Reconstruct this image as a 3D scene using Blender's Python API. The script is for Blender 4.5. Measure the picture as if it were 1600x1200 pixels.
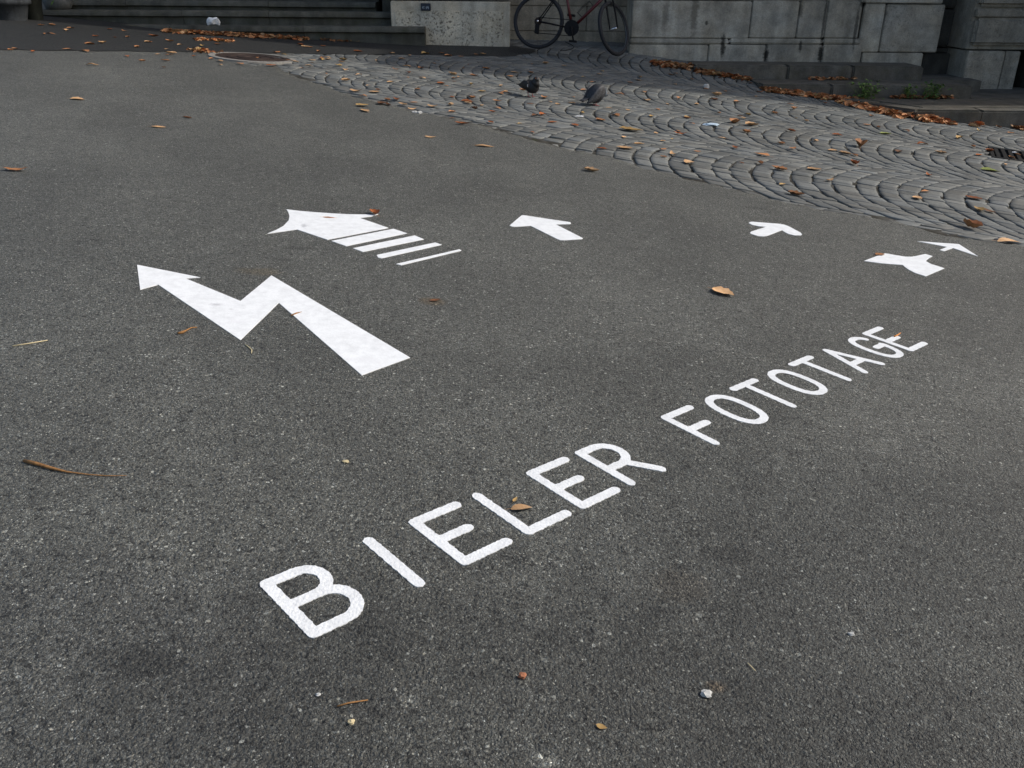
import bpy, bmesh, math, random
import numpy as np
from mathutils import Vector, Matrix

random.seed(7)
rng = np.random.default_rng(7)
S = bpy.context.scene
C = S.collection
for o in list(bpy.data.objects):
    bpy.data.objects.remove(o)

# ------------------------------------------------------------------ camera
CAMZ = 1.2
RT = np.array([0.999968, 0.00799991, 0.0])
FW = np.array([0.00338091, -0.42260474, 0.90630779])
UP = np.array([0.00725038, -0.90627879, -0.42261826])
FPX = 1361.0
cam_d = bpy.data.cameras.new('camera')
cam_d.sensor_width = 36.0
cam_d.lens = FPX / 1600 * 36
cam_d.clip_start = 0.05
cam_d.clip_end = 2000
cam = bpy.data.objects.new('camera', cam_d)
C.objects.link(cam)
cx = Vector((RT[0], FW[0], UP[0]))
cy = -Vector((RT[1], FW[1], UP[1]))
cz = -Vector((RT[2], FW[2], UP[2]))
cam.matrix_world = Matrix(((cx.x, cy.x, cz.x, 0), (cx.y, cy.y, cz.y, 0), (cx.z, cy.z, cz.z, CAMZ), (0, 0, 0, 1)))
S.camera = cam

# ------------------------------------------------------------------ light
SUN_EL, SUN_DEV = math.radians(40), math.radians(3.6)   # to the right, a little behind the facade
tosun = Vector((math.cos(SUN_EL) * math.cos(SUN_DEV), math.cos(SUN_EL) * math.sin(SUN_DEV), math.sin(SUN_EL)))
w = bpy.data.worlds.new("World")
S.world = w
w.use_nodes = True
nt = w.node_tree
nt.nodes.clear()
sky = nt.nodes.new('ShaderNodeTexSky')
sky.sky_type = 'NISHITA'
sky.sun_disc = False
sky.sun_elevation = SUN_EL
sky.sun_rotation = math.pi / 2 - math.atan2(tosun.y, tosun.x)
sky.dust_density = 3.0
sky.air_density = 1.0
sky.ozone_density = 0.35
bg = nt.nodes.new('ShaderNodeBackground')
bg.inputs['Strength'].default_value = 0.14
wo = nt.nodes.new('ShaderNodeOutputWorld')
nt.links.new(sky.outputs[0], bg.inputs['Color'])
nt.links.new(bg.outputs[0], wo.inputs['Surface'])
sd = bpy.data.lights.new('sun', 'SUN')
sd.energy = 2.45
sd.angle = math.radians(1.0)
sd.color = (1.0, 0.96, 0.9)
so = bpy.data.objects.new('sun', sd)
C.objects.link(so)
so.rotation_euler = tosun.to_track_quat('Z', 'Y').to_euler()
S.view_settings.view_transform = 'Standard'
S.view_settings.look = 'None'
S.view_settings.gamma = 1
S.view_settings.exposure = 0.30

# ------------------------------------------------------------------ ground shape and measuring helpers
def smooth(a):
    return a * a * (3 - 2 * a)
RX = [-5, -3, -1.3, 0, 1.7, 2.8, 4, 6]
RA = [0, .04, .10, .18, .255, .21, .08, 0]
def G(x, y):
    """Height of the sloping square at x, y (scalar or arrays)."""
    z = -(0.0805 * x - 0.00667 * y) / .99673
    s = np.clip((np.asarray(y) - 9.5) / 4.0, 0, 1.25)
    return z + np.interp(x, RX, RA) * s * s
def ray(px, py):
    d = np.array([px - 800.0, py - 600.0, FPX])
    return np.array([d @ RT, d @ FW, d @ UP])
def pix(px, py):
    d = ray(px, py)
    d = d / d[1]
    lo, hi = 0.3, 0.3
    while hi < 40:
        p = d * hi
        if p[2] + CAMZ < G(p[0], p[1]):
            break
        lo = hi
        hi += 0.1
    for _ in range(40):
        m = (lo + hi) / 2
        p = d * m
        if p[2] + CAMZ < G(p[0], p[1]):
            hi = m
        else:
            lo = m
    p = d * hi
    return np.array([p[0], p[1], float(G(p[0], p[1]))])
def at(px, py, Y):
    d = ray(px, py)
    p = d * (Y / d[1])
    return np.array([p[0], p[1], p[2] + CAMZ])

# ------------------------------------------------------------------ object helpers
def link(name, me, parent=None):
    o = bpy.data.objects.new(name, me)
    C.objects.link(o)
    if parent is not None:
        o.parent = parent
    return o
def tag(o, label=None, cat=None, group=None, kind=None):
    if label: o['label'] = label
    if cat: o['category'] = cat
    if group: o['group'] = group
    if kind: o['kind'] = kind
    return o
def empty(name, loc, rot=(0, 0, 0)):
    o = bpy.data.objects.new(name, None)
    o.empty_display_size = 0.1
    C.objects.link(o)
    o.location = loc
    o.rotation_euler = rot
    return o
def bm_obj(name, bm, mat, parent=None, smooth_=False):
    me = bpy.data.meshes.new(name)
    bm.normal_update()
    bm.to_mesh(me)
    bm.free()
    me.materials.append(mat)
    if smooth_:
        for p in me.polygons: p.use_smooth = True
    return link(name, me, parent)
def py_obj(name, verts, faces, mat, parent=None, smooth_=False):
    me = bpy.data.meshes.new(name)
    me.from_pydata([tuple(map(float, v)) for v in verts], [], [tuple(map(int, f)) for f in faces])
    me.update()
    me.materials.append(mat)
    if smooth_:
        for p in me.polygons: p.use_smooth = True
    return link(name, me, parent)
def bm_box(bm, x0, x1, y0, y1, z0, z1, bev=0.0, seg=1):
    vs = [bm.verts.new((x, y, z)) for z in (z0, z1) for y in (y0, y1) for x in (x0, x1)]
    fs = [(0, 2, 3, 1), (4, 5, 7, 6), (0, 1, 5, 4), (2, 6, 7, 3), (0, 4, 6, 2), (1, 3, 7, 5)]
    F = [bm.faces.new([vs[i] for i in f]) for f in fs]
    if bev > 0:
        es = {e for f in F for e in f.edges}
        bmesh.ops.bevel(bm, geom=list(es), offset=bev, segments=seg, affect='EDGES')
def bm_tube(bm, pts, r, n=8, closed=False, cap=True):
    """Tube along a polyline; r is one radius or one per point."""
    pts = [Vector(p) for p in pts]
    N = len(pts)
    rs = r if isinstance(r, (list, tuple)) else [r] * N
    rings = []
    ref = None
    for i, p in enumerate(pts):
        a = pts[(i - 1) % N] if (closed or i > 0) else p
        b = pts[(i + 1) % N] if (closed or i < N - 1) else p
        t = (b - a).normalized()
        if ref is None:
            ref = t.orthogonal().normalized()
        ref = (ref - t * ref.dot(t))
        if ref.length < 1e-6: ref = t.orthogonal()
        ref.normalize()
        q = t.cross(ref)
        rings.append([bm.verts.new(p + (ref * math.cos(2 * math.pi * k / n) + q * math.sin(2 * math.pi * k / n)) * rs[i]) for k in range(n)])
    M = N if closed else N - 1
    for i in range(M):
        A, B = rings[i], rings[(i + 1) % N]
        for k in range(n):
            bm.faces.new((A[k], A[(k + 1) % n], B[(k + 1) % n], B[k]))
    if not closed and cap:
        bm.faces.new(list(reversed(rings[0])))
        bm.faces.new(rings[-1])
def tube_obj(name, pts, r, mat, parent=None, n=8, closed=False):
    bm = bmesh.new()
    bm_tube(bm, pts, r, n, closed)
    return bm_obj(name, bm, mat, parent, True)
def bm_loft(bm, rings, n=12):
    """rings: (x, z, half width, half height, tilt) along the x-z plane."""
    R = []
    for (x, z, a, b, t) in rings:
        ring = []
        for k in range(n):
            an = 2 * math.pi * k / n
            yy, u = a * math.cos(an), b * math.sin(an)
            ring.append(bm.verts.new((x - u * math.sin(t), yy, z + u * math.cos(t))))
        R.append(ring)
    for A, B in zip(R, R[1:]):
        for k in range(n):
            bm.faces.new((A[k], B[k], B[(k + 1) % n], A[(k + 1) % n]))
    bm.faces.new(R[0])
    bm.faces.new(list(reversed(R[-1])))

# ------------------------------------------------------------------ materials
def newmat(name, rough=0.8, spec=0.3):
    m = bpy.data.materials.new(name)
    m.use_nodes = True
    b = m.node_tree.nodes['Principled BSDF']
    b.inputs['Roughness'].default_value = rough
    b.inputs['Specular IOR Level'].default_value = spec
    return m, m.node_tree, b
class NB:
    """Small node-building helper."""
    def __init__(s, t):
        s.t = t
        g = t.nodes.new('ShaderNodeNewGeometry')
        s.pos = g.outputs['Position']
    def n(s, typ, **kw):
        q = s.t.nodes.new(typ)
        for k, v in kw.items(): setattr(q, k, v)
        return q
    def inp(s, sock, v):
        if isinstance(v, bpy.types.NodeSocket): s.t.links.new(v, sock)
        else: sock.default_value = v
    def noise(s, scale, detail=4, rough=.55, vec=None, col=False):
        q = s.n('ShaderNodeTexNoise')
        q.inputs['Scale'].default_value = scale
        q.inputs['Detail'].default_value = detail
        q.inputs['Roughness'].default_value = rough
        s.t.links.new(vec or s.pos, q.inputs['Vector'])
        return q.outputs['Color' if col else 'Fac']
    def voro(s, scale, feature='F1', out='Distance', rnd=1.0, vec=None):
        q = s.n('ShaderNodeTexVoronoi', feature=feature)
        q.inputs['Scale'].default_value = scale
        q.inputs['Randomness'].default_value = rnd
        s.t.links.new(vec or s.pos, q.inputs['Vector'])
        return q.outputs[out]
    def ramp(s, v, stops, interp='LINEAR'):
        q = s.n('ShaderNodeValToRGB')
        q.color_ramp.interpolation = interp
        e = q.color_ramp.elements
        while len(e) < len(stops): e.new(0.5)
        for el, (p, c) in zip(e, stops):
            el.position = p
            el.color = (c, c, c, 1) if not isinstance(c, tuple) else (*c, 1)
        s.t.links.new(v, q.inputs[0])
        return q.outputs[0]
    def mix(s, f, a, b, mode='MIX'):
        q = s.n('ShaderNodeMix', data_type='RGBA', blend_type=mode)
        s.inp(q.inputs[0], f)
        for sock, v in ((q.inputs[6], a), (q.inputs[7], b)):
            if isinstance(v, (int, float)): v = (v, v, v, 1)
            elif isinstance(v, tuple) and len(v) == 3: v = (*v, 1)
            s.inp(sock, v)
        return q.outputs[2]
    def math(s, op, a, b=0.0, c=None):
        q = s.n('ShaderNodeMath', operation=op)
        s.inp(q.inputs[0], a); s.inp(q.inputs[1], b)
        if c is not None: s.inp(q.inputs[2], c)
        return q.outputs[0]
    def mapping(s, scale=(1, 1, 1), loc=(0, 0, 0), vec=None):
        q = s.n('ShaderNodeMapping')
        q.inputs['Scale'].default_value = scale
        q.inputs['Location'].default_value = loc
        s.t.links.new(vec or s.pos, q.inputs['Vector'])
        return q.outputs[0]
    def bump(s, h, strength, dist, prev=None):
        q = s.n('ShaderNodeBump')
        q.inputs['Strength'].default_value = strength
        q.inputs['Distance'].default_value = dist
        s.t.links.new(h, q.inputs['Height'])
        if prev is not None: s.t.links.new(prev, q.inputs['Normal'])
        return q.outputs[0]
    def spot(s, x, y, rx, ry, sharp=.5, ns=9.0, na=.7):
        """0..1 mask of an irregular blot at world x, y."""
        mp = s.mapping((1 / rx, 1 / ry, 0), (-x / rx, -y / ry, 0))
        ln = s.n('ShaderNodeVectorMath', operation='LENGTH')
        s.t.links.new(mp, ln.inputs[0])
        d = s.math('ADD', ln.outputs['Value'], s.math('MULTIPLY', s.math('SUBTRACT', s.noise(ns, 5, .65), .5), na * 2))
        return s.ramp(d, [(1 - sharp, 1.0), (1.0, 0.0)])
def srgb(r, g, b):
    f = lambda c: (c / 255 / 12.92) if c / 255 <= .04045 else ((c / 255 + .055) / 1.055) ** 2.4
    return (f(r), f(g), f(b))

def asphalt_nodes(nb, base, spread=1.0):
    """Colour and height of worn asphalt: binder, grit, chippings, a few pale stones."""
    warp = nb.n('ShaderNodeVectorMath', operation='ADD')
    nz = nb.n('ShaderNodeVectorMath', operation='SCALE')
    nb.t.links.new(nb.noise(90, 2, col=True), nz.inputs[0])
    nz.inputs['Scale'].default_value = .006
    nb.t.links.new(nb.pos, warp.inputs[0]); nb.t.links.new(nz.outputs[0], warp.inputs[1])
    v = warp.outputs[0]
    cellA = nb.voro(165, out='Color', vec=v)
    dA = nb.voro(165, vec=v)
    cellB = nb.voro(400, out='Color', vec=v)
    dB = nb.voro(400, vec=v)
    sA = nb.n('ShaderNodeSeparateColor'); nb.t.links.new(cellA, sA.inputs[0])
    sB = nb.n('ShaderNodeSeparateColor'); nb.t.links.new(cellB, sB.inputs[0])
    toneA = nb.ramp(sA.outputs[0], [(0, .42), (.5, .82), (.8, 1.1), (.93, 1.4), (.985, 2.3), (1, 4.5)])
    toneB = nb.ramp(sB.outputs[1], [(0, .32), (.6, .8), (.88, 1.3), (.965, 2.3), (1, 5.0)])
    useA = nb.ramp(sA.outputs[2], [(.35, 0.0), (.5, 1.0)])
    tone = nb.mix(nb.math('MULTIPLY', useA, .62), toneB, toneA)
    # pits between the stones
    pit = nb.ramp(nb.noise(120, 4, .65), [(.36, .22), (.46, 1.0), (.62, 1.08)])
    tone = nb.mix(1.0, tone, pit, 'MULTIPLY')
    crev = nb.ramp(nb.noise(62, 5, .7), [(.385, .12), (.43, 1.0)])
    tone = nb.mix(.85, tone, nb.mix(1.0, tone, crev, 'MULTIPLY'))
    patch = nb.mix(1.0, nb.ramp(nb.noise(1.6, 5, .6), [(.3, .82), (.7, 1.16)]), nb.ramp(nb.noise(.42, 4, .6), [(.32, .84), (.66, 1.12)]), 'MULTIPLY')
    tone = nb.mix(1.0, tone, patch, 'MULTIPLY')
    patch2 = nb.ramp(nb.noise(14, 4, .6), [(.3, .86), (.7, 1.12)])
    tone = nb.mix(1.0, tone, patch2, 'MULTIPLY')
    # a few larger pale chippings worn flush with the binder
    cC = nb.n('ShaderNodeSeparateColor'); t_ = nb.voro(42, out='Color', vec=v); nb.t.links.new(t_, cC.inputs[0])
    big = nb.math('MULTIPLY', nb.ramp(cC.outputs[0], [(.955, 0.0), (.96, 1.0)]), nb.ramp(nb.math('ADD', nb.voro(42, vec=v), nb.math('MULTIPLY', nb.noise(200, 2), .25)), [(.36, 1.0), (.46, 0.0)]))
    tone = nb.mix(nb.math('MULTIPLY', big, .6), tone, nb.ramp(cC.outputs[1], [(0, 1.0), (.7, 1.7), (1, 3.0)]))
    # sparse white flecks and small tarry marks
    cF = nb.n('ShaderNodeSeparateColor'); nb.t.links.new(nb.voro(88, out='Color', vec=v), cF.inputs[0])
    fl = nb.math('MULTIPLY', nb.ramp(cF.outputs[0], [(.985, 0.0), (.988, 1.0)]), nb.ramp(nb.voro(88, vec=v), [(.30, 1.0), (.40, 0.0)]))
    tone = nb.mix(nb.math('MULTIPLY', fl, .8), tone, 4.2)
    tar = nb.ramp(nb.noise(11, 6, .68), [(.645, 0.0), (.70, 1.0)])
    tone = nb.mix(nb.math('MULTIPLY', tar, .45), tone, nb.mix(1.0, tone, .45, 'MULTIPLY'))
    col = nb.mix(1.0, tone, tuple(base), 'MULTIPLY')
    tint = nb.ramp(sB.outputs[2], [(0, (.96, 1.0, 1.05)), (.6, (1, 1, 1)), (1, (1.08, 1.0, .88))])
    col = nb.mix(.8, col, tint, 'MULTIPLY')
    h = nb.math('ADD', nb.math('MULTIPLY', nb.math('MULTIPLY', nb.math('SUBTRACT', 1.0, dA), useA), 1.0),
                nb.math('MULTIPLY', nb.math('SUBTRACT', 1.0, dB), .5))
    h = nb.math('ADD', h, nb.math('MULTIPLY', nb.noise(150, 3, .6), 1.3))
    h = nb.math('ADD', h, nb.math('MULTIPLY', sA.outputs[1], .45))
    return col, h

def mat_asphalt(name, base, rough=.64, stains_shade=()):
    m, t, b = newmat(name, rough, .5)
    nb = NB(t)
    col, h = asphalt_nodes(nb, base)
    for (x, y, rx, ry, c, amt) in stains_shade:
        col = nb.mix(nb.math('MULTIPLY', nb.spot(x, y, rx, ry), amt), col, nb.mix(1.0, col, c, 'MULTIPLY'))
    t.links.new(col, b.inputs['Base Color'])
    t.links.new(nb.bump(h, 1.0, .006), b.inputs['Normal'])
    return m

def mat_paint(name, val, wear=.5, marks=()):
    m, t, b = newmat(name, .55, .35)
    nb = NB(t)
    v = nb.ramp(nb.noise(26, 6, .65), [(.3, val * .84), (.6, val)])
    v = nb.mix(1.0, v, nb.ramp(nb.noise(170, 3, .65), [(.35, 1 - .22 * wear), (.55, 1.0)]), 'MULTIPLY')
    scr = nb.ramp(nb.noise(60, 6, .7, nb.mapping((.25, 1, 1))), [(.60, 0.0), (.72, 1.0)])
    col = nb.mix(nb.math('MULTIPLY', scr, wear * .35), v, (.42, .42, .43))
    pin = nb.ramp(nb.noise(210, 2, .6), [(.72, 0.0), (.78, 1.0)])
    col = nb.mix(nb.math('MULTIPLY', pin, wear * .6), col, (.2, .2, .2))
    col = nb.mix(1.0, col, (.975, 1.0, 1.005), 'MULTIPLY')
    for (x, y, rx, ry, c, amt) in marks:
        col = nb.mix(nb.math('MULTIPLY', nb.spot(x, y, rx, ry, .7, 40, .9), amt), col, c)
    t.links.new(col, b.inputs['Base Color'])
    h = nb.math('ADD', nb.noise(150, 3, .6), nb.math('MULTIPLY', nb.voro(135), -.6))
    t.links.new(nb.bump(h, .12 + .15 * wear, .0025), b.inputs['Normal'])
    return m

def mat_stone(name, base, contrast=.5, scale=6, streak=.5, pits=0.0, moss=0.0, bump=.5, spots=()):
    m, t, b = newmat(name, .88, .2)
    nb = NB(t)
    a = nb.ramp(nb.noise(scale, 7, .62), [(.25, 1 - contrast), (.75, 1 + contrast * .6)])
    f = nb.ramp(nb.noise(70, 5, .7), [(.3, .72), (.7, 1.2)])
    tone = nb.mix(1.0, a, f, 'MULTIPLY')
    st = nb.ramp(nb.noise(5.5, 6, .6, nb.mapping((1, 1, .13))), [(.36, 1 - streak), (.6, 1.06)])
    tone = nb.mix(1.0, tone, st, 'MULTIPLY')
    oi = nb.n('ShaderNodeObjectInfo')
    tone = nb.mix(1.0, tone, nb.ramp(oi.outputs['Random'], [(0, .86), (1, 1.12)]), 'MULTIPLY')
    col = nb.mix(1.0, tone, tuple(base), 'MULTIPLY')
    hue = nb.ramp(nb.noise(2.3, 4, .6), [(.3, (1.06, 1.0, .9)), (.7, (.95, 1.0, 1.05))])
    col = nb.mix(.8, col, hue, 'MULTIPLY')
    h = nb.math('ADD', nb.noise(scale * 4, 8, .7), nb.math('MULTIPLY', nb.noise(160, 3, .7), .4))
    if pits:
        pt = nb.ramp(nb.noise(38, 3, .55), [(.36, 1.0), (.43, 0.0)])
        rag = nb.ramp(nb.noise(4, 3), [(.35, .25), (.6, 1.0)])
        pm = nb.math('MULTIPLY', nb.math('MULTIPLY', pt, rag), pits)
        col = nb.mix(pm, col, nb.mix(1.0, col, .28, 'MULTIPLY'))
        h = nb.math('SUBTRACT', h, nb.math('MULTIPLY', pm, 1.2))
    if moss:
        mk = nb.ramp(nb.noise(7, 6, .65), [(.52, 0.0), (.66, 1.0)])
        col = nb.mix(nb.math('MULTIPLY', mk, moss), col, (.045, .05, .02))
    for (x, z, rx, rz, c, amt) in spots:
        mp = nb.mapping((1 / rx, 0, 1 / rz), (-x / rx, 0, -z / rz))
        ln = nb.n('ShaderNodeVectorMath', operation='LENGTH')
        t.links.new(mp, ln.inputs[0])
        d = nb.math('ADD', ln.outputs['Value'], nb.math('MULTIPLY', nb.math('SUBTRACT', nb.noise(22, 5, .7), .5), 1.7))
        col = nb.mix(nb.math('MULTIPLY', nb.ramp(d, [(.45, 1.0), (1.0, 0.0)]), amt), col, c)
    t.links.new(col, b.inputs['Base Color'])
    t.links.new(nb.bump(h, bump, .012), b.inputs['Normal'])
    return m

def mat_flat(name, col, rough=.6, metal=0.0, spec=.4, var=.25, scale=30):
    m, t, b = newmat(name, rough, spec)
    b.inputs['Metallic'].default_value = metal
    nb = NB(t)
    tone = nb.ramp(nb.noise(scale, 5, .6), [(.3, 1 - var), (.7, 1 + var)])
    t.links.new(nb.mix(1.0, tone, tuple(col), 'MULTIPLY'), b.inputs['Base Color'])
    return m

def mat_leaf(name, col, col2):
    m, t, b = newmat(name, .7, .25)
    nb = NB(t)
    oi = nb.n('ShaderNodeObjectInfo')
    c = nb.mix(nb.ramp(nb.noise(45, 5, .65), [(.35, 0.0), (.65, 1.0)]), col, col2)
    c = nb.mix(1.0, c, nb.ramp(oi.outputs['Random'], [(0, .7), (1, 1.25)]), 'MULTIPLY')
    c = nb.mix(1.0, c, nb.ramp(nb.noise(3.3, 2), [(.3, .75), (.7, 1.2)]), 'MULTIPLY')
    t.links.new(c, b.inputs['Base Color'])
    t.links.new(nb.bump(nb.noise(160, 3), .5, .002), b.inputs['Normal'])
    return m

def stain_shade_px(px, py, rx, ry, c, amt):
    p = pix(px, py)
    return (p[0], p[1], rx, ry, c, amt)
AS_STAINS_SHADE = [stain_shade_px(222, 1036, .085, .05, (.5, .5, .5), .9), stain_shade_px(1135, 866, .07, .05, (.62, .62, .62), .8),
             stain_shade_px(1065, 915, .08, .07, (1.0, .88, .78), .6), stain_shade_px(1118, 1072, .022, .018, (2.0, 1.45, 1.0), .7),
             stain_shade_px(470, 388, .09, .035, (.55, .55, .55), .8), stain_shade_px(438, 405, .06, .03, (.55, .55, .55), .8),
             stain_shade_px(405, 424, .10, .06, (1.15, .95, .7), .7), stain_shade_px(677, 471, .06, .05, (1.1, .85, .6), .8),
             stain_shade_px(1180, 325, .12, .06, (.6, .6, .6), .7), stain_shade_px(760, 860, .12, .09, (.75, .75, .75), .7),
             stain_shade_px(1090, 600, .6, .35, (.78, .78, .78), .85), stain_shade_px(1480, 960, 1.0, .9, (.60, .61, .62), .9), stain_shade_px(850, 1120, .9, .42, (.70, .70, .70), .85), stain_shade_px(120, 1050, .6, .45, (.76, .76, .78), .8), stain_shade_px(620, 930, .35, .2, (.85, .85, .85), .8),  # broad spots: foreground view-angle shade put into the colour, besides darker patches
             stain_shade_px(640, 1095, .02, .02, (2.2, 2.2, 2.2), .7), stain_shade_px(850, 1187, .035, .02, (2.6, 2.6, 2.6), .7)]
M = {}
M['asphalt'] = mat_asphalt('worn_asphalt', (.124, .127, .113), stains_shade=AS_STAINS_SHADE)
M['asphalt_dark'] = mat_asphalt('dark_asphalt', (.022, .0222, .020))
M['paint'] = mat_paint('white_road_paint', .74, .6)
pk = lambda px, py, rx, ry, c, a: (*pix(px, py)[:2], rx, ry, c, a)
M['foil'] = mat_paint('white_marking_foil', .77, .22, [pk(338, 477, .03, .018, (.4, .4, .42), .7), pk(361, 484, .014, .012, (.5, .5, .5), .5), pk(575, 563, .06, .03, (.66, .67, .68), .5),
                                                       pk(370, 503, .04, .02, (.68, .68, .7), .5), pk(475, 353, .02, .045, (.35, .36, .38), .7), pk(514, 340, .06, .012, (.5, .25, .12), .6)])
M['soil'] = mat_flat('joint_soil', (.024, .022, .017), .95, var=.5, scale=60)
M['earth'] = mat_flat('earth', (.06, .055, .05), .95)
M['plinth'] = mat_stone('rough_plinth_stone', (.64, .585, .47), .35, 5, .2, pits=.9, moss=.2, bump=1.0)
M['plinth_trim'] = mat_stone('plinth_margin_stone', (.58, .53, .43), .3, 6, .25, moss=.2)
stz = lambda px, py, rx, rz, c, a: (at(px, py, 13.58)[0], at(px, py, 13.58)[2], rx, rz, c, a)
DK = (.02, .02, .017)
M['grey_stone'] = mat_stone('grey_facade_stone', (.36, .335, .28), .5, 4, .24, bump=.6, spots=[
    stz(1129, 72, .045, .19, DK, .9), stz(1196, 86, .05, .13, DK, .9), stz(1250, 72, .03, .1, DK, .8), stz(1281, 84, .05, .14, DK, .95),
    stz(1288, 30, .025, .5, DK, .7), stz(1337, 45, .03, .4, DK, .7), stz(1252, 14, .04, .14, DK, .6), stz(1104, 36, .03, .04, DK, .8),
    stz(1040, 20, .06, .35, (.05, .04, .03), .5), stz(1085, 20, .07, .4, (.06, .05, .035), .55), stz(1349, 6, .06, .06, DK, .8)])
M['niche_stone'] = mat_stone('niche_stone', (.34, .30, .235), .4, 5, .35, moss=.2)
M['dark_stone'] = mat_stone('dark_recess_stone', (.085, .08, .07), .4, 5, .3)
M['pillar'] = mat_stone('pillar_stone', (.32, .295, .245), .35, 7, .2, pits=.35, bump=.9)
M['step'] = mat_stone('dark_step_stone', (.10, .098, .082), .45, 4, .3, moss=.35)
M['kerb'] = mat_stone('kerb_stone', (.112, .104, .088), .45, 6, .15, moss=.25)
M['upper'] = mat_stone('upper_wall_stone', (.2, .195, .18), .3, 2, .3)

def mat_cobble():
    m, t, b = newmat('granite_cobble', .68, .4)
    nb = NB(t)
    at_ = nb.n('ShaderNodeAttribute', attribute_name='rnd')
    tone = nb.ramp(at_.outputs['Fac'], [(0, .72), (.5, .98), (1, 1.28)])
    n = nb.ramp(nb.noise(55, 6, .7), [(.3, .72), (.7, 1.25)])
    n2 = nb.ramp(nb.noise(2.0, 4, .6), [(.3, .85), (.7, 1.15)])
    tone = nb.mix(1.0, nb.mix(1.0, tone, n, 'MULTIPLY'), n2, 'MULTIPLY')
    q = nb.n('ShaderNodeMath', operation='FRACT')
    nb.inp(q.inputs[0], nb.math('MULTIPLY', at_.outputs['Fac'], 7.31))
    hue = nb.ramp(q.outputs[0], [(0, (.128, .128, .116)), (.5, (.118, .122, .114)), (1, (.110, .117, .115))])
    col = nb.mix(1.0, tone, hue, 'MULTIPLY')
    t.links.new(col, b.inputs['Base Color'])
    t.links.new(nb.bump(nb.math('ADD', nb.noise(45, 6, .65), nb.math('MULTIPLY', nb.noise(220, 2), .3)), .35, .005), b.inputs['Normal'])
    return m
M['cobble'] = mat_cobble()
LEAF = [mat_leaf('leaf_orange', (.42, .20, .09), (.30, .13, .05)), mat_leaf('leaf_tan', (.52, .33, .18), (.42, .24, .11)),
        mat_leaf('leaf_brown', (.16, .07, .03), (.09, .04, .02)), mat_leaf('leaf_rust', (.33, .105, .03), (.2, .06, .02)),
        mat_leaf('leaf_yellow', (.44, .30, .12), (.34, .2, .07)), mat_leaf('leaf_green', (.22, .25, .07), (.14, .17, .045))]

# ------------------------------------------------------------------ the ground, asphalt and cobbles
BX, BY = zip(*[pix(*p)[:2] for p in [(424, 100), (450, 115), (550, 150), (600, 163), (750, 195), (850, 225), (950, 245), (1000, 262), (1100, 285),
                                      (1200, 310), (1300, 330), (1400, 347), (1480, 368), (1600, 385)]])
BX, BY = list(BX), list(BY)
def wob(x):
    return .022 * math.sin(x * 9.1) + .016 * math.sin(x * 23.7 + 1.3) + .012 * math.sin(x * 51.3 + .4) + .009 * math.sin(x * 117.0 + 2 * math.sin(x * 41))
def bound(x):
    """Front edge of the cobbles, as y over x."""
    if x < BX[0]: return 15.2
    if x > BX[-1]: return BY[-1] - (x - BX[-1]) * .42 + wob(x)
    return float(np.interp(x, BX, BY)) + wob(x)

gs = []
def sheet(name, xs, ys_of_x, ny, dz, mat, kind='structure', parent=None, power=1.0):
    V, F = [], []
    for x in xs:
        y0, y1 = ys_of_x(x)
        for j in range(ny + 1):
            y = y0 + (y1 - y0) * (j / ny) ** power
            V.append((x, y, float(G(x, y)) + dz))
    for i in range(len(xs) - 1):
        for j in range(ny):
            a = i * (ny + 1) + j
            F.append((a, a + ny + 1, a + ny + 2, a + 1))
    o = py_obj(name, V, F, mat, parent, True)
    if kind: o['kind'] = kind
    return o
def plane_pt(x, y, dz):
    return (x, y, -(0.0805 * x - 0.00667 * y) / .99673 + dz)
q = 400
py_obj('ground', [plane_pt(-q, -q, -.3), plane_pt(q, -q, -.3), plane_pt(q, q, -.3), plane_pt(-q, q, -.3)], [(0, 1, 2, 3)], M['earth'])['kind'] = 'structure'
xs = list(np.arange(-16, -3.2, .4)) + list(np.arange(-3.2, 3.6, .02)) + list(np.arange(3.6, 18.1, .3))
# one skirt row drops at the cobble edge so the sheet has a visible thickness
NY0, NY1 = .70, 2.85
def inset(x, y):
    """How far a point lies inside the finely modelled patch of asphalt."""
    return np.minimum(np.minimum(.62 + .5 * y - np.abs(x), y - NY0 + .1), NY1 - y)
def hash2(i, j, k):
    v = np.sin(i * 127.1 + j * 311.7 + k * 74.7) * 43758.5453
    return v - np.floor(v)
def worley(x, y, c, k):
    gx, gy = np.floor(x / c), np.floor(y / c)
    best, bid = np.full(np.shape(x), 9.0), np.zeros(np.shape(x))
    for dx in (-1, 0, 1):
        for dy in (-1, 0, 1):
            i, j = gx + dx, gy + dy
            d = np.hypot((i + .1 + .8 * hash2(i, j, k)) - x / c, (j + .1 + .8 * hash2(i, j, k + 1)) - y / c)
            m = d < best
            best = np.where(m, d, best); bid = np.where(m, hash2(i, j, k + 2), bid)
    return best, bid
def relief(x, y):
    """Depth of the asphalt's surface below its highest stones: chippings with gaps between them."""
    x, y = np.asarray(x, float), np.asarray(y, float)
    f1, id1 = worley(x, y, .0078, 1)
    f2, id2 = worley(x, y, .0042, 5)
    a = np.clip(1 - (f1 / .62) ** 2, 0, 1) ** .6 * (.35 + .65 * id1)
    b = np.clip(1 - (f2 / .62) ** 2, 0, 1) ** .6 * (.3 + .7 * id2)
    f3, id3 = worley(x, y, .031, 9)
    low = .35 * id3 * np.clip(1 - f3, 0, 1)
    h = np.clip(np.maximum(a, b * .72) - low, 0, 1) - 1
    fade = smooth(np.clip((inset(x, y) - .2) / .45, 0, 1))
    return h * .0028 * fade
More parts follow.
